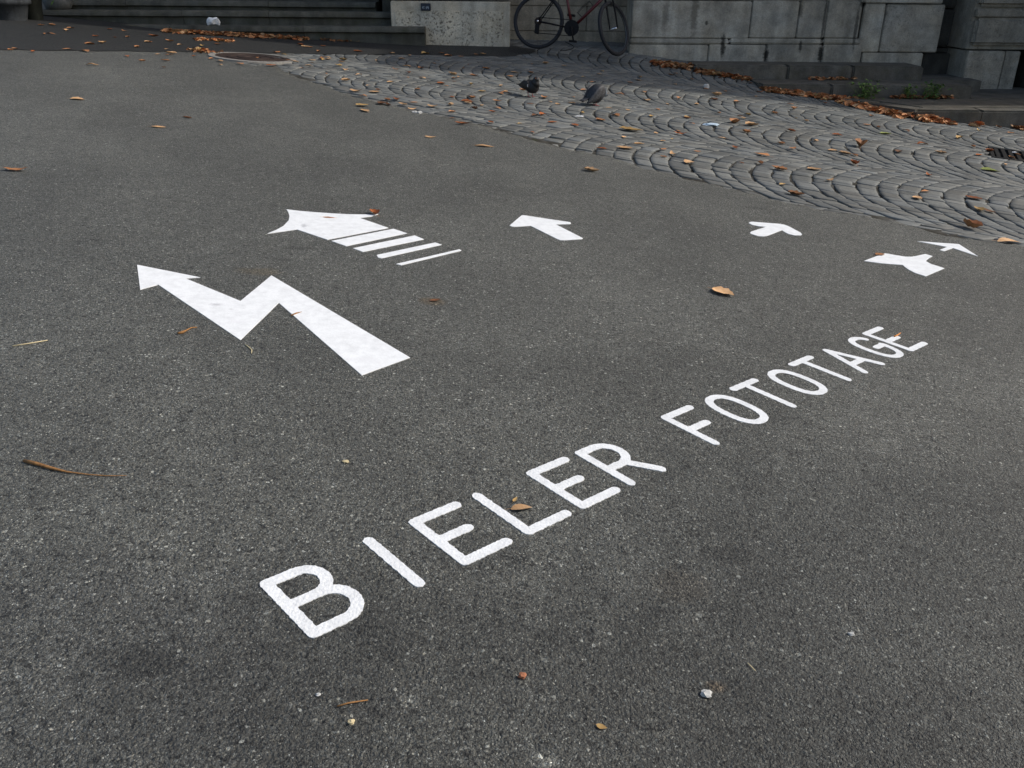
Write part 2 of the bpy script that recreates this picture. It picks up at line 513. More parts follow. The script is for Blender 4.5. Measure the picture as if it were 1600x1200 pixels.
def asphalt_sheet():
    V, F = [], []
    ny = 46
    left = [x for x in xs if x < BX[0]] + [BX[0]]
    right = [BX[0] + 1e-6] + [x for x in xs if x > BX[0]]
    for x in left + right:
        yb = 15.2 if x <= BX[0] else bound(x)
        ysr = list(np.linspace(-12, 0, 6)) + list(np.linspace(.3, 3.2, 18)) + list(np.linspace(3.4, yb, ny - 18))
        for y in ysr: V.append((x, y, float(G(x, y)) - (.009 if inset(x, y) > .2 else 0)))
        V.append((x, yb + .004, float(G(x, yb)) - .035))
    R = 6 + ny + 1
    for i in range(len(left) + len(right) - 1):
        if i == len(left) - 1: continue
        for j in range(R - 1):
            a = i * R + j
            F.append((a, a + R, a + R + 1, a + 1))
    nt_, yy, yrow = 900, [], NY0
    while yrow < NY1:
        yy.append(yrow); yrow += .0023 * max(yrow, .8) / .8
    yy = np.array(yy)
    tt = np.linspace(-1, 1, nt_)
    Yg, Tg = np.meshgrid(yy, tt, indexing='ij')
    Xg = Tg * (.62 + .5 * Yg)
    Zg = G(Xg, Yg) + relief(Xg, Yg) + .0004
    k0 = len(V)
    V += list(map(tuple, np.stack([Xg, Yg, Zg], -1).reshape(-1, 3).tolist()))
    a = (np.arange(len(yy) - 1)[:, None] * nt_ + np.arange(nt_ - 1)[None, :]).reshape(-1) + k0
    F += np.stack([a, a + 1, a + nt_ + 1, a + nt_], -1).tolist()
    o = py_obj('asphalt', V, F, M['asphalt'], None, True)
    o['kind'] = 'structure'
asphalt_sheet()

def mat_joint():
    m, t, b = newmat('joint_sand_and_dirt', .95, .15)
    nb = NB(t)
    c = nb.mix(nb.ramp(nb.noise(5, 5, .6), [(.45, 0.0), (.62, 1.0)]), (.030, .028, .023), (.075, .072, .063))
    c = nb.mix(nb.ramp(nb.noise(9, 4, .6), [(.62, 0.0), (.72, .7)]), c, (.035, .045, .015))
    c = nb.mix(1.0, c, nb.ramp(nb.noise(150, 4, .7), [(.3, .6), (.7, 1.35)]), 'MULTIPLY')
    t.links.new(c, b.inputs['Base Color'])
    return m
M['joint'] = mat_joint()
bed = sheet('cobbled_pavement', list(np.arange(BX[0] - .35, 10.0, .05)), lambda x: (bound(max(x, BX[0])) - .06 if x >= BX[0] else 10.0, 14.9), 110, -.0095, M['joint'])
for v in bed.data.vertices:   # dirt fills some joints nearly to the top
    v.co.z += .005 * math.sin(v.co.x * 5.1 + 2 * math.sin(v.co.y * 3.3)) * math.sin(v.co.y * 6.7 + 1.5 * math.sin(v.co.x * 2.9)) + float(rng.uniform(-.0055, .004))
tag(bed, 'grey granite cobbles laid in bows between the asphalt and the building')

AX = np.array([math.cos(math.radians(-22)), math.sin(math.radians(-22))])   # the bows run along AX
BXV = np.array([-AX[1], AX[0]])
W_HALF, RB, T = 1.0, 1.42, .150
GR0, GR1 = pix(1541, 227), pix(1549, 245)                                   # the drain grate's left edge
gv = (GR0 - GR1)[:2]; gdep = float(np.linalg.norm(gv)); gv = gv / gdep
gu = np.array([gv[1], -gv[0]])
gdep = min(gdep, .62)
def in_grate(p):
    d = p - GR1[:2]
    return -.05 < d @ gu < .62 and -.06 < d @ gv < gdep + .05
MH = pix(395, 90.5)
stones = []
th_max = math.asin(W_HALF / RB)
n_arc = 17
for ci in range(-4, 8):
    b0 = 6.95 + 2.0 * ci
    off = rng.uniform(0, T)
    rowj = rng.uniform(-.016, .016, 210)
    for r in range(-90, 110):
        a0 = r * T + off + rowj[r + 90]
        Tn = T + rowj[r + 91] - rowj[r + 90]
        cuts = np.linspace(-th_max, th_max, n_arc + 1) + rng.uniform(-.036, .036, n_arc + 1) + (0.5 if r % 2 else 0) * (2 * th_max / n_arc) * .8
        cuts[0], cuts[-1] = -th_max, th_max
        cuts = np.clip(cuts, -th_max, th_max)
        for k in range(n_arc):
            t0, t1 = cuts[k], cuts[k + 1]
            if t1 - t0 < .03: continue
            tm = (t0 + t1) / 2
            def P(t, aa):
                return AX * (aa + RB * (1 - math.cos(t))) + BXV * (b0 + RB * math.sin(t))
            cen = P(tm, a0 + T / 2)
            if not (BX[0] - .3 < cen[0] < 9.6 and cen[1] < 14.9): continue
            if cen[0] < BX[0]:
                if cen[1] < 10.2 or np.hypot(*(cen - MH[:2])) < .5 or cen[0] < -3.1: continue
            elif cen[1] < bound(cen[0]) - .09: continue
            if in_grate(cen): continue
            g = (.0035 + rng.uniform(0, .0075)) if tm < .12 else (.0012 + rng.uniform(0, .003))
            gt = (.003 + rng.uniform(0, .005)) / RB
            rr = a0 + rng.uniform(-.009, .009) * (1 if tm < .12 else .4)
            quad = [P(t0 + gt, rr + g), P(t1 - gt, rr + g), P(t1 - gt, rr + Tn - g), P(t0 + gt, rr + Tn - g)]
            jq = .007 if tm < .12 else .003
            quad = [p + rng.uniform(-jq, jq, 2) for p in quad]
            d = cen[1] - (bound(cen[0]) if cen[0] >= BX[0] else 9)
            stones.append((np.hypot(cen[0], cen[1]), cen, quad, d))
# visible size first
def in_view(c):
    z = float(G(*c)) - CAMZ
    v = np.array([c[0], c[1], z])
    X = v[0] * RT + v[1] * FW + v[2] * UP
    u, vv = X[0] / X[2] * FPX + 800, X[1] / X[2] * FPX + 600
    return -40 < u < 1640 and 60 < vv < 1240
stones = [s for s in stones if s[0] < 18]
stones.sort(key=lambda s: (not in_view(s[1]), s[0]))
def stone_mesh(cen, quad, d):
    """A bedded cobble: sloping shoulders and a slightly domed, tilted top."""
    top = -.004 + min(max(d, 0), .4) * .012 + rng.uniform(-.0032, .0032)
    if d < .10: top = -.009
    tilt = rng.uniform(-.009, .009, 2)
    V = []
    mid = sum(quad) / 4
    def z_at(p, dz): return float(G(p[0], p[1])) + dz + (p - mid) @ tilt
    def chamf(scale, cut):
        out = []
        for i in range(4):
            p, pn, pp = quad[i], quad[(i + 1) % 4], quad[(i - 1) % 4]
            for q_ in ((pp - p) * cut + p, (pn - p) * cut + p):
                out.append(mid + (q_ - mid) * scale)
        return out
    rings = [(chamf(1.0, .10), -.03), (chamf(1.0, .08), top - .0045), (chamf(.962, .09), top - .0003), (chamf(.55, .2), top + .001)]
    for ring, dz in rings:
        for p in ring: V.append((p[0], p[1], z_at(p, dz)))
    V.append((mid[0], mid[1], z_at(mid, top + .0014)))
    F = []
    for r in range(3):
        for k in range(8):
            a, b_ = r * 8 + k, r * 8 + (k + 1) % 8
            F.append((a, b_, b_ + 8, a + 8))
    for k in range(8): F.append((24 + k, 24 + (k + 1) % 8, 32))
    return V, F
def add_rnd(me, vals):
    a = me.attributes.new('rnd', 'FLOAT', 'POINT')
    a.data.foreach_set('value', np.asarray(vals, dtype=np.float32))
restV, restF, restR = [], [], []
for i, (dist, cen, quad, d) in enumerate(stones):
    V, F = stone_mesh(cen, quad, d)
    rv = rng.uniform()
    if i < 300:
        o = py_obj('cobblestone', V, F, M['cobble'], bed, True)
        add_rnd(o.data, [rv] * len(V))
    else:
        k = len(restV)
        restV += V; restF += [tuple(a + k for a in f) for f in F]; restR += [rv] * len(V)
o = py_obj('cobblestones', restV, restF, M['cobble'], bed, True)
add_rnd(o.data, restR)
o['kind'] = 'stuff'

# dark strip of newer asphalt along the foot of the stairs
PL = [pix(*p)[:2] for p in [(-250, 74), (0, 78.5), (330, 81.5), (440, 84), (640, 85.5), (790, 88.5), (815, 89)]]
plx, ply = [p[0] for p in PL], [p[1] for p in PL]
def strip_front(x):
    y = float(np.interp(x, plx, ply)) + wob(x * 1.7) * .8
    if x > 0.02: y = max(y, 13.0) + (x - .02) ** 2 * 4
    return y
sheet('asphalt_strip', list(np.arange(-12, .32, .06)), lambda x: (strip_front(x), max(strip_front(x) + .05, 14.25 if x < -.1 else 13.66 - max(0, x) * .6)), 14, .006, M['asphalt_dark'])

# ------------------------------------------------------------------ the building
bld = tag(empty('stone_building', (0, 13.6, 0)), 'weathered stone building front with plinth, bicycle niche and rusticated corner pillar', 'building')
def put(o, parent):
    o.parent = parent
    o.matrix_parent_inverse = Matrix.Translation(parent.location).inverted()
    return o
def block(name, x0, x1, z0, z1, y0, y1, mat, parent=bld, bev=.012, seg=2):
    bm = bmesh.new()
    bm_box(bm, x0, x1, y0, y1, z0, z1, bev, seg)
    return put(bm_obj(name, bm, mat), parent)
def blockpx(name, p0, p1, t, b, Y, dep, mat, bev=.012, j=.006, parent=bld):
    """A block from its front face's left, right, top and bottom as measured at depth Y."""
    tb = (max(t, 0) + b) / 2
    x0, x1 = at(p0, tb, Y)[0], at(p1, tb, Y)[0]
    z1, z0 = at((p0 + p1) / 2, t, Y)[2], at((p0 + p1) / 2, b, Y)[2]
    return block(name, x0 + j, x1 - j, z0 + j, z1 - j, Y, Y + dep, mat, parent, bev)
GZ = -.7
TOPZ = 9.0
xl, xr = at(611, 30, 13.6)[0], at(797, 30, 13.6)[0]
ztop = at(700, 2, 13.6)[2]
# left plinth: smooth margin with a rough dressed panel standing proud
block('plinth_margin', xl, xr, -.2, ztop, 13.6, 14.9, M['plinth_trim'])
block('plinth_panel', xl + .06, xr - .1, -.2, at(700, 17, 13.594)[2], 13.594, 13.7, M['plinth'], bev=.005)
block('upper_wall', xl, xr, ztop + .012, TOPZ, 13.66, 14.9, M['upper'])
# bicycle niche
nx0, nx1 = xr, at(987, 40, 13.55)[0]
rows = [(-.25, .13), (.134, .47), (.476, .82), (.826, 1.2)]
for ri, (z0, z1) in enumerate(rows):
    cuts = [nx0 - .3, nx0 + .72, nx1 + .3] if ri % 2 else [nx0 - .3, nx0 + 1.15, nx1 + .3]
    for a, b_ in zip(cuts, cuts[1:]):
        block('niche_block', a + .003, b_ - .003, z0, z1, 14.25, 14.6, M['niche_stone'], bev=.008)
block('niche_wall', nx0 - .3, nx1 + .3, 1.206, TOPZ, 14.26, 14.9, M['upper'])
# grey plinth to the right of the niche
YF = 13.55
for a, b_ in ((987, 1173), (1173, 1247), (1247, 1291), (1291, 1345)):
    blockpx('panel_block', a, b_, .8, 60, YF + .03, .9, M['grey_stone'], j=.004)
for a, b_ in ((984, 1140), (1140, 1286), (1286, 1346)):
    blockpx('moulding_block', a, b_, 60, 69.5, YF + .012, .9, M['grey_stone'], bev=.02, j=.003)
for a, b_ in ((982, 1106), (1106, 1196), (1196, 1284), (1284, 1346)):
    o = blockpx('base_block', a, b_, 69.5, 104, YF, .9, M['grey_stone'], bev=.014, j=.004)
gx0, gx1 = at(987, 20, YF)[0], at(1345, 20, YF)[0]
gz = at(1100, .8, YF)[2]
block('band_course', gx0, gx1, gz + .004, gz + .16, YF + .05, 14.6, M['grey_stone'])
block('upper_wall', gx0, gx1, gz + .164, TOPZ, YF + .02, 14.9, M['upper'])
block('core_wall', gx0 + .02, gx1 + 3.4, -1.0, TOPZ, 14.45, 15.2, M['dark_stone'])
# stretch with the wide slabs before the recess
Y2 = 13.58
blockpx('slab_block', 1345, 1379, 5, 82, Y2, .9, M['grey_stone'], j=.004)
blockpx('slab_block', 1379, 1471, 6.5, 82, Y2 + .008, .9, M['pillar'], j=.004)
blockpx('slab_block', 1345, 1474, -60, 5.5, Y2 - .02, .9, M['grey_stone'], j=.004)
blockpx('base_block', 1345, 1441, 82.5, 112, Y2 - .03, .9, M['grey_stone'], j=.003)
sx0, sx1 = at(1345, 0, Y2)[0], at(1474, 0, Y2)[0]
block('upper_wall', sx0, sx1, at(1400, -60, Y2)[2] + .01, TOPZ, Y2, 14.9, M['upper'])
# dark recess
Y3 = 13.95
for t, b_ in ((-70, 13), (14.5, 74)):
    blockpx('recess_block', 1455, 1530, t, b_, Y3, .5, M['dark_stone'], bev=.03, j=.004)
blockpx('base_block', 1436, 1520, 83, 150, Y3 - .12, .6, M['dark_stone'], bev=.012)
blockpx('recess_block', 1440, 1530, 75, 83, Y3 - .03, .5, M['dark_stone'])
# corner pillar with rusticated blocks
YP = 13.3
px0 = at(1521, 40, YP)[0]
px1 = px0 + 1.0
def zpx(y): return at(1560, y, YP)[2]
block('pillar_core', px0, px1, zpx(78), TOPZ, YP + .085, 14.9, M['pillar'], bev=.01)
for t, b_ in ((-62, -8), (-52, 10.5), (28, 71)):
    if t == -62: continue
    bm = bmesh.new()
    bm_box(bm, px0 + .035, px1, YP, YP + .3, zpx(b_), zpx(t), .045 if t < 0 else .04, 3)
    put(bm_obj('rustic_block', bm, M['pillar']), bld)
block('pillar_ledge', px0 + .02, px1, zpx(27), zpx(14), YP + .02, YP + .3, M['pillar'], bev=.012)
block('pillar_base', at(1509, 100, YP)[0], at(1567, 100, YP)[0], -.6, zpx(80), YP - .005, 14.5, M['pillar'], bev=.012)
block('pillar_base', at(1567.5, 100, YP)[0], at(1592, 100, YP)[0], -.6, zpx(80.3), YP + .01, 14.5, M['pillar'], bev=.012)
# unseen wing added beyond the right edge, brought forward to shade the kerbs
block('added_shade_wing', px1 + .02, px1 + 6, -1.6, TOPZ, 13.45, 16, M['dark_stone'])
block('added_shade_wing', px1 + 1.15, px1 + 6, -1.6, TOPZ, 11.9, 13.42, M['dark_stone'])
# wall behind and above the stairs
block('entrance_wall', -9.5, xl - .004, -.5, TOPZ, 15.9, 16.4, M['upper'])
block('pier_stone', at(597, 5, 13.95)[0], xl - .006, -.2, TOPZ, 13.95, 15.88, M['step'])
block('side_wall', -9.5, at(100, 5, 14.2)[0] - .02, -.2, TOPZ, 14.6, 15.88, M['upper'])

# ------------------------------------------------------------------ stairs
st = tag(empty('stone_staircase', (-4, 13.4, .5)), 'broad dark stone staircase with worn nosed steps at the upper left', 'stairs')
def step_blocks(x0, x1, ztop_, yf, ydep, zlow, joints):
    xsj = [x0] + joints + [x1]
    for a, b_ in zip(xsj, xsj[1:]):
        dz = random.uniform(-.004, .004)
        prof = [(yf + .006, ztop_ - .042), (yf + .020, ztop_ - .014), (yf + .05, ztop_), (yf + ydep, ztop_), (yf + ydep, zlow), (yf + .055, zlow), (yf + .055, ztop_ - .088), (yf + .025, ztop_ - .085), (yf, ztop_ - .072)]
        n_ = len(prof)
        V = [(a + .003, y, z + dz) for y, z in prof] + [(b_ - .003, y, z + dz) for y, z in prof]
        F = [tuple(range(n_)), tuple(range(2 * n_ - 1, n_ - 1, -1))] + [(i, i + n_, (i + 1) % n_ + n_, (i + 1) % n_) for i in range(n_)]
        o = py_obj('step_block', V, F, M['step'])
        bm = bmesh.new(); bm.from_mesh(o.data); bmesh.ops.recalc_face_normals(bm, faces=bm.faces); bm.to_mesh(o.data); bm.free()
        put(o, st)
zs = [at(350, 40, 13.4)[2], at(350, 17, 13.7)[2], at(350, 1, 14.0)[2]]
def xat(px, i): return at(px, 30, 13.4 + .3 * i)[0]
step_blocks(xat(62, 0), xat(663, 0), zs[0], 13.40, .34, -.1, [xat(262, 0), xat(472, 0)])
step_blocks(xat(64, 1), xat(622, 1), zs[1], 13.70, .34, .2, [xat(285, 1), xat(420, 1)])
step_blocks(xat(102, 2), xat(588, 2), zs[2], 14.00, .34, .35, [xat(200, 2), xat(421, 2)])
for k in range(3, 8):
    step_blocks(xat(102, 2), xat(588, 2), zs[2] + .15 * (k - 2), 14.0 + .3 * (k - 2), .34, .4 + .1 * k, [xat(150 + 60 * (k % 3), 2), xat(380 + 30 * (k % 2), 2)])

# ------------------------------------------------------------------ stepped kerbs in front of the plinth
def kerb(label, zt, yf, yb, x0, x1, joints, zlow, round_end=0.0):
    k = tag(empty('stone_kerb', ((x0 + x1) / 2, yf, zt)), label, 'kerb')
    xsj = [x0] + joints + [x1]
    for i, (a, b_) in enumerate(zip(xsj, xsj[1:])):
        bm = bmesh.new()
        bm_box(bm, a + .004, b_ - .004, yf, yf + .28, zlow, zt + random.uniform(-.004, .004), .022, 2)
        put(bm_obj('kerb_stone', bm, M['kerb']), k)
    bm = bmesh.new()
    bm_box(bm, x0 + .01, x1 - .01, yf + .284, yb, zlow, zt - .003, .006, 1)
    put(bm_obj('platform_slab', bm, M['kerb']), k)
z1 = at(1345, 97, 13.55)[2]
Yk1 = 12.897
kx = lambda px, Y, py: at(px, py, Y)[0]
kerb('upper kerb step of dark stone directly below the grey plinth', z1, Yk1, 13.548, kx(1085, Yk1, 104), kx(1445, Yk1, 104), [kx(1232, Yk1, 104), kx(1334, Yk1, 104)], -.5)
z2 = at(1445, 125, Yk1)[2]
Yk2 = 12.155
kerb('middle kerb step of dark stone with green weeds along its foot', z2, Yk2, Yk1 - .003, kx(1190, Yk2, 134), kx(1522, Yk2, 134), [kx(1300, Yk2, 134), kx(1463, Yk2, 134)], -.6)
block('kerb_return', kx(1445, Yk1, 104) + .004, kx(1540, Yk1, 104), -.6, z2 - .004, Yk1 + .003, 13.8, M['kerb'])
z3 = at(1480, 153, Yk2)[2]
Yk3 = 10.945
DA, DB = np.array([at(1292, 149, Yk2)[0], Yk2 - .004]), np.array([kx(1432, Yk3, 170), Yk3])
def diag_kerb():
    k = tag(empty('stone_kerb', (DB[0], Yk3, z3)), 'lowest kerb step of dark stone at the right edge, its left end running back diagonally', 'kerb')
    dv = (DB - DA) / np.linalg.norm(DB - DA)
    nr = np.array([-dv[1], dv[0]])
    if nr[0] < 0: nr = -nr
    def prism(name, poly, zt):
        bm = bmesh.new()
        tp = [bm.verts.new((p[0], p[1], zt)) for p in poly]
        bt = [bm.verts.new((p[0], p[1], -.9)) for p in poly]
        bm.faces.new(tp); n_ = len(poly)
        for i in range(n_): bm.faces.new((tp[i], tp[(i + 1) % n_], bt[(i + 1) % n_], bt[i]))
        bmesh.ops.recalc_face_normals(bm, faces=bm.faces)
        es = [e for e in bm.edges if all(v in tp for v in e.verts)]
        bmesh.ops.bevel(bm, geom=es, offset=.022, segments=2, affect='EDGES')
        put(bm_obj(name, bm, M['kerb']), k)
    xe = kx(1800, Yk3, 170)
    L_ = np.linalg.norm(DB - DA)
    for a, b_ in ((.0, .5), (.504, 1.0)):
        A_, B_ = DA + dv * L_ * a, DA + dv * (L_ * b_ - .01)
        prism('kerb_stone', [A_, B_, B_ + nr * .26, A_ + nr * .26 if a > 0 else A_ + np.array([.33, 0])], z3 + random.uniform(-.003, .003))
    xj = [DB[0] + .008, kx(1537, Yk3, 170), kx(1640, Yk3, 170), xe]
    for i, (a, b_) in enumerate(zip(xj, xj[1:])):
        prism('kerb_stone', [(a, Yk3), (b_ - .008, Yk3), (b_ - .008, Yk3 + .27), (a + (.17 if i == 0 else 0), Yk3 + .27)], z3 + random.uniform(-.004, .004))
    prism('platform_slab', [DA + np.array([.34, 0]), DB + np.array([.19, .276]), (xe, Yk3 + .276), (xe, Yk2 - .004)], z3 - .004)
diag_kerb()
block('kerb_return', kx(1522, Yk2, 134) + .004, kx(1700, Yk2, 134), -.8, z3 - .004, Yk2 + .003, 13.6, M['kerb'])

# ------------------------------------------------------------------ paint on the asphalt
U3 = np.array([0.72954231, 0.68177235, -0.05435513])
V3 = np.array([-0.67918197, 0.73153397, 0.05974873])
UV0 = U3 * .679 + V3 * 1.152 - 1.2 * .99673 * np.array([.08049765, -.0066722, .99673247])
H_, SW = .213, .0136
def arc(cx_, cy_, r, a0, a1, n=14, ry=None):
    ry = ry or r
    return [(cx_ + r * math.cos(math.radians(a0 + (a1 - a0) * i / n)), cy_ + ry * math.sin(math.radians(a0 + (a1 - a0) * i / n))) for i in range(n + 1)]
lo, hi = SW, H_ - SW
def letter_strokes(ch, u):
    s = u + SW
    if ch == 'B':
        m = .112
        return [[(s, lo), (s, hi)], [(s, hi)] + arc(u + .080, (hi + m) / 2, (hi - m) / 2, 90, -90) + [(s, m)], [(s, m)] + arc(u + .088, (m + lo) / 2, (m - lo) / 2, 90, -90) + [(s, lo)]]
    if ch == 'I': return [[(s, lo), (s, hi)]]
    if ch == 'E': return [[(u + .141, hi), (s, hi), (s, lo), (u + .141, lo)], [(s, .109), (u + .104, .109)]]
    if ch == 'L': return [[(s, hi), (s, lo), (u + .143, lo)]]
    if ch == 'F': return [[(u + .140, hi), (s, hi), (s, lo)], [(s, .107), (u + .102, .107)]]
    if ch == 'R':
        m = .095
        return [[(s, lo), (s, hi)], [(s, hi)] + arc(u + .070, (hi + m) / 2, (hi - m) / 2, 90, -90) + [(s, m)], [(u + .084, m), (u + .141, lo - .003)]]
    if ch == 'T': return [[(u + SW, hi), (u + .142, hi)], [(u + .0775, hi), (u + .0775, lo)]]
    if ch == 'A': return [[(u + .0, lo), (u + .062, hi), (u + .134, lo)], [(u + .022, .075), (u + .108, .075)]]
    def sup(a0, a1, n=40):
        out = []
        for i in range(n + 1):
            a = math.radians(a0 + (a1 - a0) * i / n)
            c, s_ = math.cos(a), math.sin(a)
            out.append((u + .07 + (.07 - SW) * math.copysign(abs(c) ** .82, c), H_ / 2 + (H_ / 2 - SW) * math.copysign(abs(s_) ** .82, s_)))
        return out
    if ch == 'O': return [sup(0, 360)]
    if ch == 'G': return [sup(40, 360) , [(u + .07, .103), (u + .127, .103), (u + .127, .09)]]
def seg_dist(P, a, b):
    a, b = np.array(a), np.array(b)
    ab = b - a
    L2 = ab @ ab
    t = np.clip(((P - a) @ ab) / L2, 0, 1) if L2 > 0 else np.zeros(len(P))
    return np.linalg.norm(P - (a + t[:, None] * ab), axis=1)
def march(name, sdf, u0, u1, v0, v1, step, to3, mat, parent):
    """Flat painted shape from a distance function, with a low edge down to the road."""
    nu, nv = int((u1 - u0) / step) + 2, int((v1 - v0) / step) + 2
    us, vs = u0 + np.arange(nu) * step, v0 + np.arange(nv) * step
    P = np.stack(np.meshgrid(us, vs, indexing='ij'), -1).reshape(-1, 2)
    D = sdf(P).reshape(nu, nv)
    verts, idx, faces = [], {}, []
    def vid(key, p):
        if key not in idx:
            idx[key] = len(verts); verts.append(p)
        return idx[key]
    rim = []
    for i in range(nu - 1):
        for j in range(nv - 1):
            c = [(i, j), (i + 1, j), (i + 1, j + 1), (i, j + 1)]
            d = [D[a] for a in c]
            if min(d) > 0: continue
            if max(d) <= 0:
                faces.append([vid(a, (us[a[0]], vs[a[1]])) for a in c]); continue
            poly, cross = [], []
            for k in range(4):
                a, b_ = c[k], c[(k + 1) % 4]
                da, db = d[k], d[(k + 1) % 4]
                if da <= 0: poly.append(vid(a, (us[a[0]], vs[a[1]])))
                if (da <= 0) != (db <= 0):
                    t = da / (da - db)
                    e = vid((min(a, b_), max(a, b_)), (us[a[0]] + t * (us[b_[0]] - us[a[0]]), vs[a[1]] + t * (vs[b_[1]] - vs[a[1]])))
                    poly.append(e); cross.append((e, da <= 0))
            if len(poly) >= 3: faces.append(poly)
            if len(cross) == 2:
                rim.append((cross[0][0], cross[1][0]))
    n0 = len(verts)
    V = [to3(p, .0012) for p in verts]
    m = {}
    for a, b_ in rim:
        for q_ in (a, b_):
            if q_ not in m:
                m[q_] = len(V); V.append(to3(verts[q_], -.001))
        faces.append([a, b_, m[b_], m[a]])
    return py_obj(name, V, faces, mat, parent)
def smooth_noise(P, f, ph):
    return (np.sin(P[:, 0] * f + ph) * np.cos(P[:, 1] * f * 1.13 + ph * 2.1) + np.sin(P[:, 0] * f * 2.3 + P[:, 1] * f * 1.9 + ph * .7) * .6) / 1.6
words = [('BIELER', [0.0, .256, .384, .581, .770, .959], 'white painted word BIELER in rounded capitals on the asphalt'),
         ('FOTOTAGE', [1.343, 1.536, 1.713, 1.907, 2.086, 2.285, 2.492, 2.652], 'white painted word FOTOTAGE in rounded capitals on the asphalt')]
for wd, us_, lab in words:
    org = UV0 + U3 * us_[0]
    we = tag(empty('painted_word', tuple(org + np.array([0, 0, CAMZ]))), lab, 'painted word')
    for ch, u in zip(wd, us_):
        ST = letter_strokes(ch, u)
        ph = rng.uniform(0, 9)
        def sdf(P, ST=ST, ph=ph):
            d = np.full(len(P), 9.0)
            for pl in ST:
                for a, b_ in zip(pl, pl[1:]): d = np.minimum(d, seg_dist(P, a, b_))
            return d - SW + smooth_noise(P, 190, ph) * .0011 + smooth_noise(P, 520, ph + 2) * .0006
        allp = [p for pl in ST for p in pl]
        u0, u1 = min(p[0] for p in allp) - .02, max(p[0] for p in allp) + .02
        def to3(p, dz, o_=UV0):
            q_ = o_ + U3 * p[0] + V3 * p[1]
            return (q_[0], q_[1], q_[2] + CAMZ + dz + (float(relief(q_[0], q_[1])) * .35 if dz > 0 else -.003))
        lo_ = march('letter', sdf, u0, u1, -.02, H_ + .02, .0025, to3, M['paint'], None)
        put(lo_, we)
        lo_['label'] = 'letter ' + ch
def poly_mark(name, pts, mat, dz=.0022):
    """A marking cut to an outline that lies on the asphalt; given in picture measure and laid on the ground."""
    P = []
    for i, p in enumerate(pts):
        P.append(pix(*p))
    bm = bmesh.new()
    top = [bm.verts.new((p[0], p[1], p[2] + dz)) for p in P]
    bot = [bm.verts.new((p[0], p[1], p[2] - .001)) for p in P]
    bm.faces.new(top)
    n_ = len(P)
    for i in range(n_): bm.faces.new((top[i], top[(i + 1) % n_], bot[(i + 1) % n_], bot[i]))
    bmesh.ops.recalc_face_normals(bm, faces=bm.faces)
    bmesh.ops.triangulate(bm, faces=[f for f in bm.faces if len(f.verts) > 4])
    return bm_obj(name, bm, mat)
tag(poly_mark('painted_arrow', [(214.3, 414.3), (313, 434), (290, 435.6), (375.8, 471), (424.3, 431), (640.8, 559.4), (565.3, 586.9), (435.7, 473.6), (375.8, 532), (247.3, 445.3), (219.2, 453.1)], M['foil']),
    'large white zigzag lightning arrow, nearest and biggest of the arrows', 'road marking')
sa = tag(empty('painted_arrow', tuple(pix(520, 365))), 'white arrow with a curved notched head and a shaft of four stripes', 'road marking')
put(poly_mark('arrow_head', [(447.6, 327.6), (470, 330.2), (496, 332.4), (520, 334), (542, 335.2), (566, 335.6), (591, 335), (580, 338.6), (562, 341), (607, 356.6), (511.6, 375), (464, 359), (440, 362.4), (418, 365.4), (432, 359.6), (443, 353.6), (451, 345), (452.3, 338), (450.5, 332)], M['foil']), sa)
for s_ in ([(518, 377), (615, 358), (636, 365), (541, 385)], [(551.6, 388.4), (648, 368.4), (662.4, 374.4), (567, 394)],
           [(588.6, 399), (680, 379.4), (690.4, 382.8), (596, 404), (591, 403)], [(619, 413), (718, 390), (721, 392), (627, 414.8)]):
    put(poly_mark('stripe', s_, M['foil']), sa)
tag(poly_mark('painted_arrow', [(796.2, 352.8), (815, 337), (818.5, 336.8), (890.2, 347.6), (892.2, 349), (890.7, 350.5), (868.4, 351), (910.8, 372.7), (908.6, 374), (884, 375.7), (875.4, 375.6), (871, 374), (829, 353.2), (805.4, 354.7), (800, 354.3)], M['foil']),
    'plain small white arrow with rounded corners right of the striped arrow', 'road marking')
tag(poly_mark('painted_arrow', [(1169.7, 348.8), (1171.9, 347.2), (1175.6, 346.9), (1216.3, 350.1), (1225, 351.4), (1231.9, 353.8), (1250.6, 363.8), (1253.1, 366.6), (1251.3, 368.1), (1241, 368), (1231.9, 365.9), (1226.3, 363.1), (1221.6, 360), (1198.8, 368.8), (1192.5, 369.7), (1185, 369.3), (1173.8, 365.9), (1171.9, 364.4), (1173.1, 362.5), (1196.9, 354.9), (1185, 353.8), (1175.6, 351.9)], M['foil']),
    'soft white arrow with three rounded lobes pointing to the cobbles', 'road marking')
tag(poly_mark('painted_arrow', [(1350, 408.1), (1381.3, 396.3), (1387.5, 396.9), (1400, 399.3), (1415, 401.6), (1425, 401.6), (1436, 399.5), (1445.6, 397.3), (1456.9, 400.6), (1450.5, 404.5), (1446.3, 408.4), (1455, 413.1), (1475.6, 419.6), (1446.3, 432.1), (1430, 426.9), (1420, 421.9), (1413.8, 417.5), (1410.6, 414.4), (1377.5, 411.9)], M['foil']),
    'broad white arrow with curved sides and a short blunt tip, right of centre', 'road marking')
tag(poly_mark('painted_arrow', [(1433.1, 377.3), (1498.1, 381.9), (1528.1, 401), (1488.8, 387.9), (1475, 392.9), (1468.1, 391), (1480, 386.3)], M['foil']),
    'thin sharp white arrow with swept wings, rightmost of the arrows', 'road marking')

